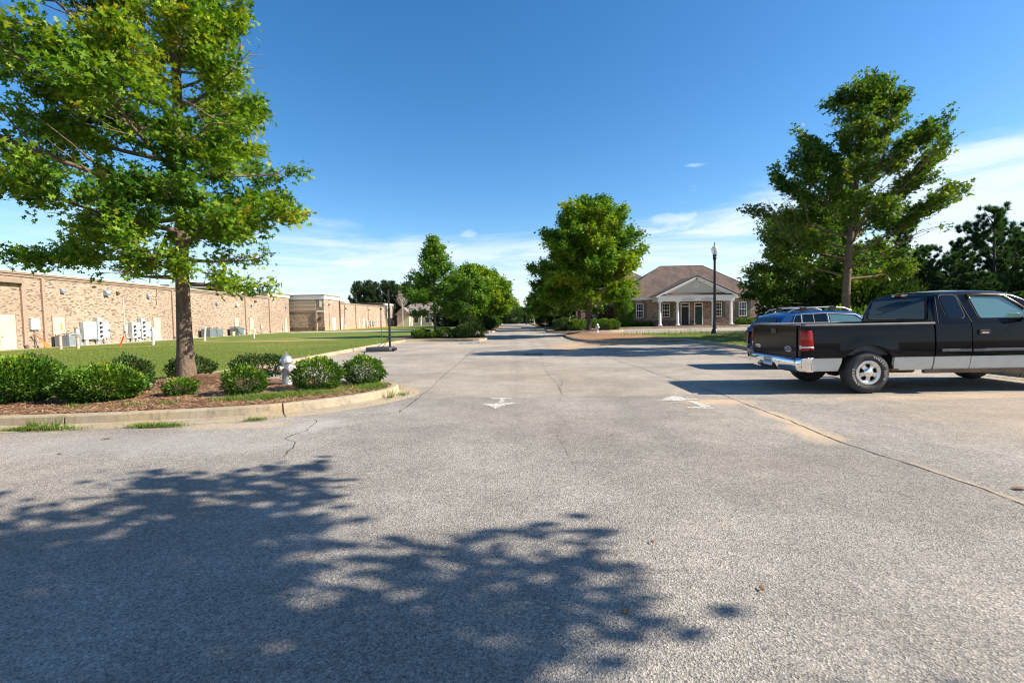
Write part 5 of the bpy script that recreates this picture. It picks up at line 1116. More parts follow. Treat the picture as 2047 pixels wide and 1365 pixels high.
# portable basketball stand
Bk = thing('basketball_stand', 'portable black basketball pole without a backboard, on a weighted plastic base', 'basketball stand', (-6.05, 23.5, .0), R(3))
tk = MB().prism([(-1.05, -.28), (-.95, -.36), (.1, -.36), (.28, -.22), (.30, .22), (.1, .36), (-.95, .36), (-1.05, .28)], .01, .21).build('base', M['plastic'], Bk, bevel=.04, seg=3)
MB().box(-.75, -.15, -.375, -.355, .05, .16).box(-.85, -.2, -.18, .18, .205, .225).build('rib', M['plastic'], tk)
for sg in (-1, 1): MB().lathe([(.085, -.03), (.085, .03)], (.27, sg * .25, .09), 16, 'y').build('wheel', M['black_metal'], Bk)
MB().tube([(.07, 0, .18), (.07, 0, 2.05)], .055, 14).build('pole', M['black_metal'], Bk)
MB().tube([(.07, 0, 2.05), (.07, 0, 3.02)], .043, 14).build('upper_pole', M['black_metal'], Bk)
MB().box(.02, .12, -.06, .06, 2.55, 2.63).lathe([(.065, 2.02), (.065, 2.1)], (.07, 0, 0), 14).build('clamp', M['black_metal'], Bk)
for sg in (-1, 1): MB().tube([(.05, sg * .04, .68), (-.42 + sg * .10, sg * .16, .21)], .013, 8).build('brace', M['black_metal'], Bk)
P_ = thing('slim_post', 'thin green steel post standing in the lawn just left of the basketball pole', 'post', (-7.75, 28.6, .14))
MB().tube([(0, 0, 0), (0, 0, 2.35)], .022, 6).build('rod', M['green_post'], P_); MB().box(-.05, .05, -.02, .02, 2.0, 2.1).build('bracket', M['black_metal'], P_)
# ================================================================ vehicles
def text_mesh(body, size, ext, name, mat, parent, mw, bold=0.):
    cu_ = bpy.data.curves.new(name, 'FONT'); cu_.body = body; cu_.size = size; cu_.extrude = ext; cu_.align_x = 'CENTER'; cu_.align_y = 'CENTER'; cu_.offset = bold
    o = bpy.data.objects.new(name, cu_); COL.objects.link(o); dg = bpy.context.evaluated_depsgraph_get(); me = bpy.data.meshes.new_from_object(o.evaluated_get(dg)); bpy.data.objects.remove(o)
    me.materials.clear(); me.materials.append(mat); o = bpy.data.objects.new(name, me); COL.objects.link(o); o.parent = parent; o.matrix_local = mw; return o
def arc(cx, cz, r, x): d = r * r - (x - cx) ** 2; return cz + math.sqrt(d) if d > 0 else -1
class Panel:
    """outer skin of a vehicle side: x0..x1, between zb(x) and zt(x), y = yf(x, z), on both or one side"""
    def __init__(s, x0, x1, zb, zt, yf, nx=None, nz=7, inset=.06, sides=(-1, 1)):
        s.mb = MB(); nx = nx or max(2, int((x1 - x0) / .035))
        for sd_ in sides:
            vs = []; 
            for i in range(nx + 1):
                x = x0 + (x1 - x0) * i / nx; b, t = zb(x), zt(x)
                for j in range(nz + 1): z = b + (t - b) * j / nz; vs.append((x, sd_ * yf(x, z), z))
            n1_ = nz + 1; fs = []
            for i in range(nx):
                for j in range(nz): q = (i * n1_ + j, (i + 1) * n1_ + j, (i + 1) * n1_ + j + 1, i * n1_ + j + 1); fs.append(q if sd_ < 0 else q[::-1])
            s.mb.add(vs, fs, True)
            # returned edges, so that the panel has thickness
            rim = [i * n1_ for i in range(nx + 1)] + [nx * n1_ + j for j in range(1, nz + 1)] + [i * n1_ + nz for i in range(nx - 1, -1, -1)] + [j for j in range(nz - 1, 0, -1)]
            ov_ = [vs[k] for k in rim]; iv = [(x, y - sd_ * inset, z) for x, y, z in ov_]; m_ = len(rim)
            s.mb.add(ov_ + iv, [((k, m_ + k, m_ + (k + 1) % m_, (k + 1) % m_) if sd_ < 0 else (k, (k + 1) % m_, m_ + (k + 1) % m_, m_ + k)) for k in range(m_)])
    def build(s, name, mat, parent):
        n = len(s.mb.v) // 2; m = len(s.mb.f) // 2; res = []
        for q in (0, 1):
            h = MB(); h.v = s.mb.v[q * n:(q + 1) * n]; h.f = [tuple(i - q * n for i in f) for f in s.mb.f[q * m:(q + 1) * m]]; h.sm = s.mb.sm[q * m:(q + 1) * m]; res.append(h.build(name, mat, parent))
        return res
def cabin(prof, wf, z0, nrow=6, crown=.04):
    """greenhouse: prof = [(x, ztop)], half width wf(z); rounded roof edge"""
    mb = MB(); rings = []
    for x, zt in prof:
        r = []; zc = max(z0 + .01, zt - .11)
        for j in range(nrow): z = z0 + (zc - z0) * j / (nrow - 1); r.append((wf(z), z))
        w = wf(zc)
        for a_ in (25, 50, 72): r.append((w - .16 * (1 - math.cos(R(a_))), zc + (zt - crown - zc) * math.sin(R(a_)) ** .9))
        for f in (.66, .33, 0): r.append((w * f * .82, zt - crown * (f * f)))
        rings.append([(x, -y, z) for y, z in r] + [(x, y, z) for y, z in r[-2::-1]])
    n = len(rings[0]); vs = [v for r in rings for v in r]
    fs = [(i * n + j, (i + 1) * n + j, (i + 1) * n + j + 1, i * n + j + 1) for i in range(len(rings) - 1) for j in range(n - 1)]
    mb.add(vs, fs, True); mb.add(rings[0], [tuple(range(n))]); mb.add(rings[-1], [tuple(range(n - 1, -1, -1))]); return mb
def rounded(poly, r=.06, n=4):
    out = []; m_ = len(poly)
    for i in range(m_):
        p, a_, b_ = Vector(poly[i]), Vector(poly[i - 1]), Vector(poly[(i + 1) % m_]); rr_ = min(r, (a_ - p).length * .45, (b_ - p).length * .45)
        s_, e_ = p + (a_ - p).normalized() * rr_, p + (b_ - p).normalized() * rr_
        for k in range(n + 1): t = k / n; out.append(tuple((1 - t) ** 2 * s_ + 2 * t * (1 - t) * p + t * t * e_))
    return out
def side_plate(poly, wf, off, parent, name, mat, sides=(-1, 1), th=.012, join=True):
    res = []
    for sd_ in sides:
        n = len(poly); o_ = [(x, sd_ * (wf(z) + off), z) for x, z in poly]; i_ = [(x, sd_ * (wf(z) + off - th), z) for x, z in poly]
        f = [tuple(range(n)), tuple(range(2 * n - 1, n - 1, -1))] + [(k, n + k, n + (k + 1) % n, (k + 1) % n) for k in range(n)]
        if sd_ > 0: f = [q[::-1] for q in f]
        res.append(MB().add(o_ + i_, f).build(name, mat, parent))
    return res
def wheel(parent, x, y, r, w, rr, side, label=None, letters=False, spokes=5, rimmat='alloy'):
    """axis along y; side -1: outer face toward -y"""
    o = MB().lathe([(.16, -.02), (.16, .02)], (0, 0, 0), 12, 'y').build('wheel', M['under'], parent); o.location = (x, y, r)
    s_ = side
    tp = [(rr, .30), (rr + .02, .44), (rr + .05, .49), (r - .075, .50), (r - .035, .46), (r - .012, .40), (r, .36), (r, -.36), (r - .012, -.40), (r - .035, -.46), (r - .075, -.5), (rr + .05, -.49), (rr, -.40)]
    MB().lathe([(a_, b_ * w * s_) for a_, b_ in tp], (0, 0, 0), 64, 'y', caps=False).build('tyre', M['tyre'], o)
    tb = MB()
    for k in range(56):
        a_ = 2 * math.pi * k / 56
        for (b0, b1, sh_) in ((.26, .445, 0), (.04, .22, .3), (-.2, -.03, .1), (-.445, -.26, .4)):
            aa = a_ + sh_ * .05; c0, s0_ = math.cos(aa - .036), math.sin(aa - .036); c1, s1_ = math.cos(aa + .036), math.sin(aa + .036); ri, ro = r - .02, r + .003 - (.014 if abs(b0) > .2 else 0)
            ya, yb_ = b0 * w * s_, b1 * w * s_
            tb.add([(ri * c0, ya, ri * s0_), (ri * c1, ya, ri * s1_), (ri * c1, yb_, ri * s1_), (ri * c0, yb_, ri * s0_), (ro * c0, ya, ro * s0_), (ro * c1, ya, ro * s1_), (ro * c1, yb_, ro * s1_), (ro * c0, yb_, ro * s0_)], [(0, 1, 2, 3), (4, 7, 6, 5), (0, 4, 5, 1), (1, 5, 6, 2), (2, 6, 7, 3), (3, 7, 4, 0)])
    tb.build('tread', M['tyre'], o)
    # rim: face with holes between broad spokes
    rm = MB(); na, rings = 100, [rr + .012, rr - .012, rr - .035, rr - .055, rr * .72, rr * .60, rr * .48, rr * .36, .07]
    dep = [.42, .43, .40, .36, .34, .35, .37, .40, .41]
    vs = [(rad * math.cos(2 * math.pi * k / na), dep[j_] * w * s_, rad * math.sin(2 * math.pi * k / na)) for j_, rad in enumerate(rings) for k in range(na)]
    fs = []
    for j_ in range(len(rings) - 1):
        for k in range(na):
            ph = ((k + .5) / na * spokes + .25) % 1; rc_ = (rings[j_] + rings[j_ + 1]) / 2 / rr
            hw = {3: .24, 4: .27, 5: .25, 6: .17}.get(j_, 0)
            if hw and abs(ph - .5) < hw: continue
            fs.append((j_ * na + k, (j_ + 1) * na + k, (j_ + 1) * na + (k + 1) % na, j_ * na + (k + 1) % na))
    rm.add(vs, fs, True); ro_ = rm.build('rim', M[rimmat], o); so_ = ro_.modifiers.new('solid', 'SOLIDIFY'); so_.thickness = .02; so_.offset = 0
    MB().lathe([(rr + .01, .42 * w * s_), (rr - .02, .1 * w * s_), (rr - .03, -.1 * w * s_), (.05, -.12 * w * s_)], (0, 0, 0), 40, 'y', caps=False).build('drum', M['under'], o)
    MB().lathe([(.085, .38 * w * s_), (.085, .46 * w * s_), (.078, .50 * w * s_), (.05, .53 * w * s_), (.005, .54 * w * s_)], (0, 0, 0), 28, 'y').build('hub_cap', M['chrome'], o)
    if letters:
        def ring_text(txt, a0, da, size, flip=False):
            for q, ch in enumerate(txt):
                if ch == ' ': continue
                a_ = a0 - q * da if not flip else a0 + q * da; rad = (rr + r) / 2 - .008
                pos = Vector((rad * math.cos(a_), (.5 * w + .004) * s_, rad * math.sin(a_)))
                upv = Vector((math.cos(a_), 0, math.sin(a_))) * (-1 if flip else 1); nrm = Vector((0, s_, 0)); rt = upv.cross(nrm)
                m_ = Matrix(((rt.x, upv.x, nrm.x, pos.x), (rt.y, upv.y, nrm.y, pos.y), (rt.z, upv.z, nrm.z, pos.z), (0, 0, 0, 1)))
                text_mesh(ch, size, .002, 'lettering', M['letter'], o, m_, .001)
        ring_text('SUREXT SUTR', R(72), R(9.6), .058); ring_text('GOODWAY', R(168), R(10), .05, True)
    return o
# ---------------------------------------------------------------- the pickup
T = thing('pickup_truck', 'black and silver extended-cab pickup parked nose to the right in front of the blue car', 'pickup truck', (5.36, 9.72, 0), R(-1.2))
HW = .985
WX, FX, WR = 1.15, 4.67, .385
def yf(x, z):
    b = HW - .045 * ((z - .86) / .45) ** 2
    for cx_ in (WX, FX):
        d = math.hypot(x - cx_, z - WR)
        if d < .68: b += .028 * max(0, 1 - abs(d - .53) / .15) * min(1, max(0, (z - .60) / .15))
    if x < .12: b -= .05 * (1 - x / .12) ** 2
    if x > 5.0: b -= .28 * ((x - 5.0) / .45) ** 2
    return b
def archz(x, lo): return max(lo, arc(WX, WR, .505, x), arc(FX, WR, .505, x))
seam = .66
Panel(0.0, 2.325, lambda x: archz(x, seam + .001), lambda x: 1.245, yf).build('bed_side', M['truck_black'], T)
Panel(2.355, 2.99, lambda x: archz(x, seam + .001), lambda x: 1.275, yf).build('rear_door', M['truck_black'], T)
fd = Panel(3.005, 4.09, lambda x: archz(x, seam + .001), lambda x: 1.275, yf).build('front_door', M['truck_black'], T)
Panel(4.105, 5.44, lambda x: archz(x, seam + .001), lambda x: 1.27 - .10 * max(0, (x - 4.4)), yf).build('front_fender', M['truck_black'], T)
lo_ = lambda x: archz(x, .415)
for x0, x1 in ((.02, .68), (1.63, 2.325), (2.355, 2.99), (3.005, 4.09)):
    Panel(x0, x1, lo_, lambda x: max(seam - .001, lo_(x) + .001), lambda x, z: yf(x, z) - .012 - .02 * max(0, (.50 - z) / .08), nz=5).build('lower_trim', M['truck_silver'], T)
Panel(5.16, 5.44, lo_, lambda x: seam - .001, lambda x, z: yf(x, z) - .01).build('lower_trim', M['truck_silver'], T)
# inner shell so that the gaps and arches read dark
mb = MB()
for x0, x1, z0, z1 in ((.05, .60, .44, .98), (.60, 1.68, .93, .98), (1.68, 2.34, .44, .98), (2.34, 4.12, .44, 1.26), (4.12, 5.3, .95, 1.10)): mb.box(x0, x1, -.90, .90, z0, z1)
mb.box(.64, .66, -.9, .9, .44, .95).box(1.64, 1.66, -.9, .9, .44, .95).box(4.14, 4.16, -.9, .9, .44, .97)
mb.build('inner_shell', M['under'], T)
MB().box(.02, 2.33, -.90, -.84, .70, 1.24).box(.02, 2.33, .84, .90, .70, 1.24).box(2.27, 2.33, -.84, .84, .70, 1.24).box(.02, 2.3, -.84, .84, .98, 1.0).build('bed_liner', M['plastic'], T)
for sg in (-1, 1): MB().box(-.01, 2.34, sg * .925 - .055, sg * .925 + .05, 1.243, 1.285).build('rail_cap', M['rail'], T, bevel=.018, seg=3)
tg = MB().prism(rounded([(-.80, .665), (.80, .665), (.80, 1.255), (-.80, 1.255)], .03), -.055, .03, 'x').build('tailgate', M['truck_black'], T, bevel=.012)
MB().box(-.062, -.056, -.78, .78, .715, .722).build('crease', M['dark'], tg)
MB().box(-.065, .035, -.80, .80, 1.256, 1.285).build('cap', M['rail'], tg, bevel=.012)
MB().box(-.065, -.056, -.09, .09, 1.10, 1.20).build('handle', M['black_metal'], tg, bevel=.01)
mw = Matrix.Translation((-.060, .62, .81)) @ Matrix.Rotation(R(-90), 4, 'Z') @ Matrix.Rotation(R(90), 4, 'X')
text_mesh('F150', .105, .006, 'badge', M['chrome'], tg, mw, .003)
ov = []
for k in range(32): a_ = 2 * math.pi * k / 32; ov.append((-.56 + .125 * math.cos(a_), .815 + .052 * math.sin(a_)))
em = MB().prism(ov, -.075, -.0551, 'x').build('emblem', M['chrome'], tg)
MB().prism([(-.56 + (y + .56) * .86, .815 + (z - .815) * .8) for y, z in ov], -.078, -.0751, 'x').build('emblem_field', simple('emblem_blue', (.02, .04, .16), .2), em)
text_mesh('Ford', .075, .002, 'emblem_script', M['chrome'], em, Matrix.Translation((-.080, -.56, .815)) @ Matrix.Rotation(R(-90), 4, 'Z') @ Matrix.Rotation(R(90), 4, 'X') @ Matrix.Shear('XZ', 4, (0, 0)), .002)
# rear corner posts and tail lamps
for sg in (-1, 1):
    MB().prism([(sg * .805, .665), (sg * .915, .665), (sg * .93, .95), (sg * .92, 1.24), (sg * .805, 1.24)][::sg if sg > 0 else -1], -.035, .06, 'x').build('corner_post', M['truck_black'], T, bevel=.015)
    def lamp_shell(z0, z1, mat, nm, par, off=0.):
        m_ = MB(); cs = [(-.040 - off, .885), (-.044 - off, .91), (-.036 - off, .94), (-.01, .962 + off), (.05, .978 + off), (.16, .988 + off), (.175, .975)]
        vs = []; zz_ = [z0, z0 + .02, z0 + (z1 - z0) * .5, z1 - .03, z1]; sc__ = [.94, 1, 1, 1, .93]
        for z, q in zip(zz_, sc__):
            xe = .0
            for i_, (x, y) in enumerate(cs): xx_ = x if x < .1 else x - .05 * (z - .83) / .38; vs.append((xx_, sg * (y - (1 - q) * .2), z))
        n_ = len(cs); m_.add(vs, [((j_ * n_ + k, j_ * n_ + k + 1, (j_ + 1) * n_ + k + 1, (j_ + 1) * n_ + k) if sg < 0 else (j_ * n_ + k, (j_ + 1) * n_ + k, (j_ + 1) * n_ + k + 1, j_ * n_ + k + 1)) for j_ in range(4) for k in range(n_ - 1)], True)
        m_.add(vs[:n_], [tuple(range(n_))]); m_.add(vs[-n_:], [tuple(range(n_))]); return m_.build(nm, mat, par)
    tl = lamp_shell(.80, 1.17, M['tail_red'], 'tail_lamp', T); lamp_shell(.835, .90, M['tail_white'], 'reverse_lens', tl, .004)
# bumper: chrome, stepped, curved in plan
bm_ = MB(); st_ = 36; vs = []
pf = [(.0, .665), (-.05, .655), (-.075, .62), (-.08, .55), (-.065, .45), (.0, .41)]
for k in range(st_ + 1):
    u = -1 + 2 * k / st_; y = .985 * u; xo = -.10 + .10 * abs(u) ** 5; edge = max(0, (abs(u) - .93) / .07)
    for (px_, pz) in pf:
        mid = max(0, 1 - (abs(u) / .38) ** 4) ; z = pz
        if pz < .6: z = pz + (.07 if pz < .5 else .02) * min(1, mid * 1.6)
        vs.append((xo + px_ * (1 - .5 * edge) + .16 * edge * (1 if abs(u) > .97 else .3), y, z))
n_ = len(pf); bm_.add(vs, [(k * n_ + j_, k * n_ + j_ + 1, (k + 1) * n_ + j_ + 1, (k + 1) * n_ + j_) for k in range(st_) for j_ in range(n_ - 1)], True)
bo = bm_.build('rear_bumper', M['chrome'], T); so_ = bo.modifiers.new('solid', 'SOLIDIFY'); so_.thickness = .012
for sg in (-1, 1): MB().prism(rounded([(-.06, .445), (.10, .455), (.10, .66), (-.06, .665)], .03), sg * .985 - .008, sg * .985 + .004, 'y').build('bumper_end', M['chrome'], T)
MB().box(-.165, .05, -.88, .88, .655, .668).build('step_pad', M['plastic'], T)
MB().box(-.10, .02, -.36, .40, .40, .53).build('hitch', M['under'], T)
pt = MB().box(-.195, -.185, -.20, .13, .47, .64).build('licence_plate', M['plate'], T); mb = MB()
for q in range(7): mb.box(-.197, -.1951, -.165 + q * .038, -.140 + q * .038, .525, .585)
mb.box(-.197, -.1951, -.17, .10, .61, .628).build('plate_mark', M['plate_ink'], pt)
MB().lathe([(.03, -.20), (.045, -.17), (.045, -.10)], (0, .28, .50), 14, 'x').build('plate_lamp', M['steel'], T)
# cab
def wf(z): return .955 - .33 * max(0, z - 1.27)
prof = [(2.345, 1.30), (2.352, 1.42), (2.365, 1.56), (2.39, 1.68), (2.43, 1.77), (2.52, 1.83), (2.70, 1.865), (3.0, 1.885), (3.35, 1.885), (3.65, 1.865), (3.85, 1.83), (4.0, 1.77), (4.2, 1.64), (4.4, 1.50), (4.62, 1.34), (4.70, 1.29)]
cb = cabin(prof, wf, 1.262, crown=.03).build('cab', M['truck_black'], T)
def xb(z): return float(np.interp(z, [1.30, 1.42, 1.56, 1.68, 1.77], [2.345, 2.352, 2.365, 2.39, 2.43]))
def xwin(z): return xb(z) - .008
gp = rounded([(-.74, 1.335), (.74, 1.335), (.66, 1.735), (-.66, 1.735)], .06)
MB().add([(xwin(z) - .004, y, z) for y, z in gp], [tuple(range(len(gp)))]).build('rear_window', M['tint'], cb)
gp2 = rounded([(-.80, 1.315), (.80, 1.315), (.71, 1.755), (-.71, 1.755)], .08)
MB().add([(xwin(z), y, z) for y, z in gp2], [tuple(range(len(gp2)))]).build('window_seal', M['dark'], cb)
MB().box(2.40, 2.47, -.15, .15, 1.782, 1.815).build('brake_lamp', M['tail_red'], cb, bevel=.008)
MB().box(2.398, 2.46, -.15, -.09, 1.779, 1.817).box(2.398, 2.46, .09, .15, 1.779, 1.817).build('cargo_lens', M['tail_white'], cb)
side_plate(rounded([(2.56, 1.34), (2.92, 1.34), (2.84, 1.79), (2.50, 1.79)], .09, 6), wf, .004, cb, 'quarter_seal', M['dark'])
side_plate(rounded([(2.585, 1.355), (2.90, 1.355), (2.82, 1.775), (2.525, 1.775)], .08, 6), wf, .010, cb, 'quarter_window', M['tint'])
side_plate(rounded([(3.13, 1.33), (4.07, 1.33), (4.05, 1.42), (3.68, 1.745), (3.02, 1.775)], .06, 6), wf, .004, cb, 'door_seal', M['dark'])
side_plate(rounded([(3.16, 1.345), (4.04, 1.345), (4.02, 1.42), (3.66, 1.72), (3.06, 1.74)], .05, 6), wf, .010, cb, 'side_window', M['carglass'])
for sg in (-1, 1):
    # rain visor over the door glass
    pts = [(3.06, 1.70), (3.03, 1.765), (3.3, 1.775), (3.66, 1.75), (3.9, 1.58), (4.05, 1.45)]
    v_ = MB(); v_.tube([(x, sg * (wf(z) + .018), z) for x, z in pts], [.016, .020, .024, .024, .02, .010], 6); v_.build('rain_visor', simple('smoked_visor', (.14, .11, .07), .25), cb)
    MB().tube([(2.995 - (z - 1.27) * .30, sg * (wf(z) - .002), z) for z in (1.27, 1.45, 1.65, 1.78)], .008, 4).build('door_gap', M['dark'], cb)
    MB().tube([(2.40 + (z - 1.27) * .12, sg * (wf(z) - .002), z) for z in (1.27, 1.45, 1.65, 1.74)], .007, 4).build('door_gap', M['dark'], cb)
    mo = MB().prism(rounded([(3.80, 1.30), (4.02, 1.32), (4.04, 1.52), (3.82, 1.52)], .05), min(sg * 1.03, sg * 1.24), max(sg * 1.03, sg * 1.24), 'y').build('mirror', M['black_metal'], T, bevel=.02)
    MB().tube([(3.98, sg * .93, 1.36), (3.96, sg * 1.06, 1.38)], .035, 8).build('arm', M['black_metal'], mo)
    MB().box(3.792, 3.80, min(sg * 1.06, sg * 1.21), max(sg * 1.06, sg * 1.21), 1.33, 1.49).build('glass', M['chrome'], mo)
    hd = MB().prism(rounded([(3.10, 1.045), (3.31, 1.045), (3.31, 1.135), (3.10, 1.135)], .035), min(sg * .955, sg * 1.0), max(sg * .955, sg * 1.0), 'y').build('door_handle', M['black_metal'], T, bevel=.008)
    MB().box(3.14, 3.27, min(sg * .99, sg * 1.002), max(sg * .99, sg * 1.002), 1.065, 1.095).build('pull', M['chrome'], hd)
    for x0, x1 in ((2.45, 2.98), (3.01, 4.08), (4.12, 4.16)): MB().box(x0, x1, min(sg * .975, sg * 1.0), max(sg * .975, sg * 1.0), .745, .795).build('side_moulding', simple('grey_moulding', (.11, .11, .125), .22, coat=.5), T, bevel=.01)
MB().add([(4.10, -.68, 1.70), (4.10, .68, 1.70), (4.66, .80, 1.325), (4.66, -.80, 1.325)], [(0, 3, 2, 1)]).build('windscreen', M['tint'], cb)
# hood and nose (beyond the right edge of the picture)
hd_ = MB(); vs = []
for x, z in ((4.55, 1.285), (4.9, 1.24), (5.2, 1.19), (5.42, 1.10)):
    for y in (-.9, -.6, 0, .6, .9): vs.append((x, y * (1 - .12 * max(0, x - 5)), z + .03 * (1 - abs(y))))
hd_.add(vs, [(i_ * 5 + j_, (i_ + 1) * 5 + j_, (i_ + 1) * 5 + j_ + 1, i_ * 5 + j_ + 1) for i_ in range(3) for j_ in range(4)], True); hd_.build('hood', M['truck_black'], T)
MB().box(5.30, 5.47, -.86, .86, .60, 1.10).build('grille', M['plastic'], T, bevel=.04); MB().box(5.38, 5.60, -.95, .95, .44, .64).build('front_bumper', M['chrome'], T, bevel=.05)
for sg in (-1, 1): MB().box(5.40, 5.49, sg * .72 - .16, sg * .72 + .16, .80, 1.02).build('headlight', M['tail_white'], T, bevel=.03)
# chassis
mb = MB()
for sg in (-1, 1): mb.box(.0, 5.3, sg * .55 - .05, sg * .55 + .05, .40, .52)
mb.build('frame', M['frame_rust'], T)
MB().box(2.2, 4.0, -.93, -.86, .352, .42).box(2.2, 4.0, .86, .93, .352, .42).build('rocker', simple('rocker_primer', (.16, .10, .06), .7, var=.3), T)
MB().lathe([(.075, -.72), (.075, .72)], (WX, 0, WR), 14, 'y').lathe([(.06, -.15), (.17, -.06), (.17, .06), (.06, .15)], (WX, 0, WR), 16, 'y').build('rear_axle', M['under'], T)
MB().box(1.75, 2.45, -.42, .42, .30, .46).build('fuel_tank', M['frame_rust'], T, bevel=.04)
MB().tube([(.38, -.62, .40), (.75, -.62, .42), (1.2, -.5, .60), (2.2, -.4, .45)], .035, 10).build('exhaust_pipe', M['rusty'], T)
MB().lathe([(.07, -.80), (.07, .80)], (FX, 0, WR), 12, 'y').build('front_axle', M['under'], T)
MB().prism([(1.66, .42), (1.70, .62), (1.74, .42)], -.92, -.89, 'y').build('mud_edge', M['under'], T)
for sx_, sg in ((WX, -1), (WX, 1), (FX, -1), (FX, 1)): wheel(T, sx_, sg * .865, WR, .265, .215, sg, letters=True if (sx_ == WX and sg < 0) else False)
# ---------------------------------------------------------------- the blue car beyond it
V = thing('estate_car', 'metallic blue crossover with roof rails parked just beyond the black pickup', 'car', (6.95, 13.55, 0), R(-1))
VW = .87
def yv(x, z):
    b = VW - .06 * ((z - .65) / .4) ** 2
    if x < .45: b -= .22 * (1 - x / .45) ** 2.2
    if x > 3.6: b -= .30 * ((x - 3.6) / .65) ** 2
    return b
vx, vf, vr = .78, 3.36, .315
def va(x, lo): return max(lo, arc(vx, vr, .385, x), arc(vf, vr, .385, x))
Panel(.0, 4.2, lambda x: va(x, .56), lambda x: 1.0 - .14 * max(0, (x - 3.2)), yv).build('body', M['suv_blue'], V)
Panel(.0, 4.2, lambda x: va(x, .24), lambda x: max(.559, va(x, .24) + .001), lambda x, z: yv(x, z) + .012).build('side_cladding', M['suv_dark'], V)
rear = MB(); vs = []; zs_ = [.26, .36, .50, .60, .62, .75, .88, 1.0]; xo_ = [.04, -.06, -.09, -.08, -.03, -.02, .0, .02]
for k in range(17):
    u = -1 + 2 * k / 16
    for z, xo in zip(zs_, xo_): vs.append((xo + .10 * abs(u) ** 3 - .02, u * (yv(0, z) + .005), z))
rear.add(vs, [(k * 8 + j_, k * 8 + j_ + 1, (k + 1) * 8 + j_ + 1, (k + 1) * 8 + j_) for k in range(16) for j_ in range(7)], True); rear.build('rear_panel', M['suv_dark'], V)
def wv(z): return .82 - .28 * max(0, z - 1.0)
pv = [(.03, 1.0), (.09, 1.12), (.17, 1.26), (.26, 1.38), (.36, 1.46), (.55, 1.515), (.9, 1.555), (1.4, 1.575), (1.9, 1.565), (2.25, 1.52), (2.6, 1.38), (2.95, 1.20), (3.25, 1.0)]
cv_ = cabin(pv, wv, .985, crown=.03).build('cabin', M['suv_blue'], V)
MB().add([(.26 + .012 - .03, y * .9, 1.38) for y in (-.60, .60)] + [(.055, y, 1.06) for y in (.72, -.72)], [(0, 1, 2, 3)]).build('rear_window', M['tint'], cv_)
hb = [(.20, 1.0, .80), (.10, 1.0, .80)]
side_plate(rounded([(.46, 1.03), (.72, 1.03), (.74, 1.42), (.66, 1.42)], .05), wv, .006, cv_, 'quarter_window', M['tint'])
side_plate(rounded([(.79, 1.03), (1.45, 1.03), (1.42, 1.46), (.84, 1.44)], .03), wv, .006, cv_, 'rear_side_window', M['tint'])
side_plate(rounded([(1.56, 1.03), (2.75, 1.03), (2.68, 1.10), (2.2, 1.41), (1.53, 1.46)], .03), wv, .006, cv_, 'front_side_window', M['carglass'])
pw = [(.43, 1.02), (.64, 1.435), (.84, 1.46), (1.43, 1.475), (1.53, 1.475), (2.22, 1.43), (2.78, 1.03)]
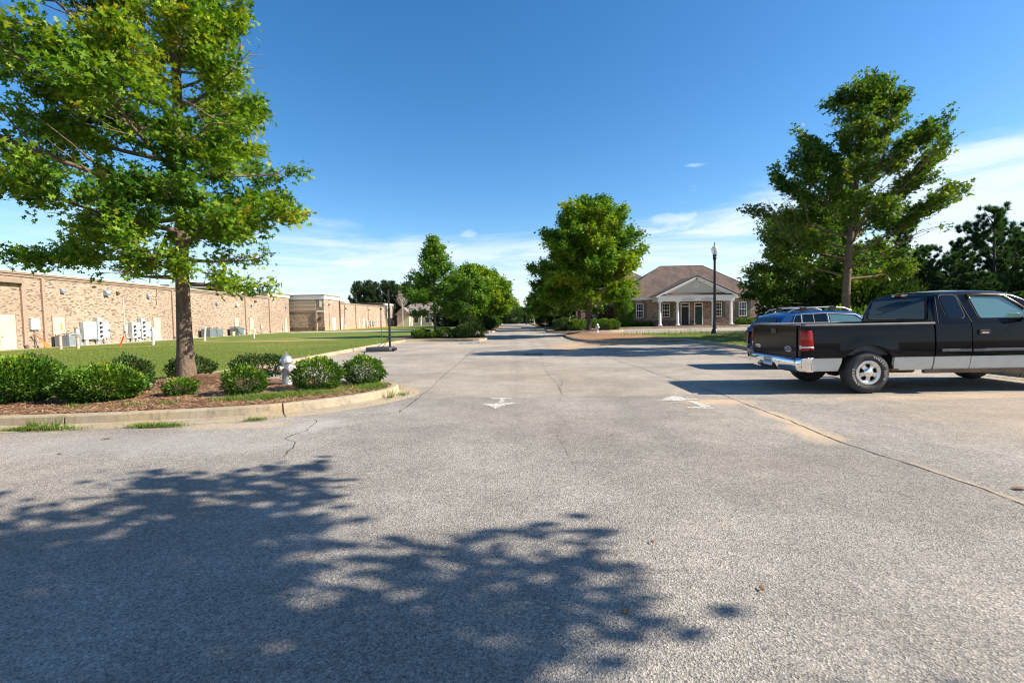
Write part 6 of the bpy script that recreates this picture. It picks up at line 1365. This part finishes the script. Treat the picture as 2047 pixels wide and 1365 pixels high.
for sg in (-1, 1):
    MB().tube([(x, sg * (wv(z) + .008), z) for x, z in pw], .012, 5).build('window_trim', M['steel'], cv_)
    for a_, b_ in (((.755, 1.02), (.79, 1.45)), ((1.50, 1.02), (1.475, 1.47)), ((1.12, 1.03), (1.10, 1.46))): MB().tube([(a_[0], sg * (wv(a_[1]) + .009), a_[1]), (b_[0], sg * (wv(b_[1]) + .009), b_[1])], .022 if a_[0] > 1.3 or a_[0] < 1 else .009, 5).build('pillar_trim', M['steel'], cv_)
    rr_ = MB().tube([(.50, sg * .60, 1.50), (.62, sg * .60, 1.585), (.9, sg * .60, 1.625), (1.6, sg * .60, 1.64), (2.0, sg * .59, 1.61), (2.2, sg * .58, 1.53)], .02, 8).build('roof_rail', M['steel'], V)
    MB().box(.82, .98, sg * .60 - .03, sg * .60 + .03, 1.54, 1.64).box(1.60, 1.76, sg * .60 - .03, sg * .60 + .03, 1.56, 1.655).build('rail_foot', M['black_metal'], rr_)
    tl_ = MB().prism(rounded([(.02, .70), (.16, .72), (.18, 1.0), (.05, 1.0)], .02), min(sg * .66, sg * .80), max(sg * .66, sg * .80), 'y').build('tail_lamp', M['tail_red'], V, bevel=.02)
    MB().box(3.98, 4.16, sg * .55 - .12, sg * .55 + .12, .60, .76).build('headlight', M['tail_white'], V, bevel=.03)
for x in (.90, 1.68): MB().box(x - .03, x + .03, -.60, .60, 1.645, 1.665).build('cross_bar', M['steel'], V)
MB().box(-.075, -.06, -.17, .17, .72, .83).build('licence_plate', M['plate'], V); MB().tube([(.42, 0, 1.50), (.34, 0, 1.62)], .008, 5).build('antenna', M['black_metal'], V)
MB().box(.10, 3.9, -.74, .74, .26, .95).build('inner_shell', M['under'], V)
hv = MB(); vs = []
for x, z in ((3.1, 1.02), (3.5, .96), (3.9, .86), (4.15, .72)):
    for y in (-.78, -.4, 0, .4, .78): vs.append((x, y * (1 - .3 * max(0, x - 3.6)), z + .03 * (1 - abs(y))))
hv.add(vs, [(i_ * 5 + j_, (i_ + 1) * 5 + j_, (i_ + 1) * 5 + j_ + 1, i_ * 5 + j_ + 1) for i_ in range(3) for j_ in range(4)], True); hv.build('hood', M['suv_blue'], V)
MB().box(4.0, 4.2, -.6, .6, .3, .72).build('front_bumper', M['suv_dark'], V, bevel=.05)
for sx_, sg in ((vx, -1), (vx, 1), (vf, -1), (vf, 1)): wheel(V, sx_, sg * .76, vr, .20, .205, sg)
# a small car far off at the half hidden building
Q = thing('parked_car', 'pale green car mostly hidden behind the big oak trunk near the office', 'car', (10.4, 60.8, 0), R(90))
Panel(.0, 4.2, lambda x: va(x, .24), lambda x: 1.0 - .14 * max(0, (x - 3.2)), yv).build('body', simple('pale_green_paint', (.42, .55, .52), .3), Q)
cabin(pv, wv, .985).build('cabin', M['tint'], Q); MB().box(.05, 4.0, -.75, .75, .26, .95).build('inner_shell', M['under'], Q)
for sx_, sg in ((vx, -1), (vx, 1), (vf, -1), (vf, 1)):
    w__ = MB().lathe([(.2, -.1), (.315, -.09), (.315, .09), (.2, .1)], (0, 0, 0), 24, 'y').build('wheel', M['tyre'], Q); w__.location = (sx_, sg * .76, vr)
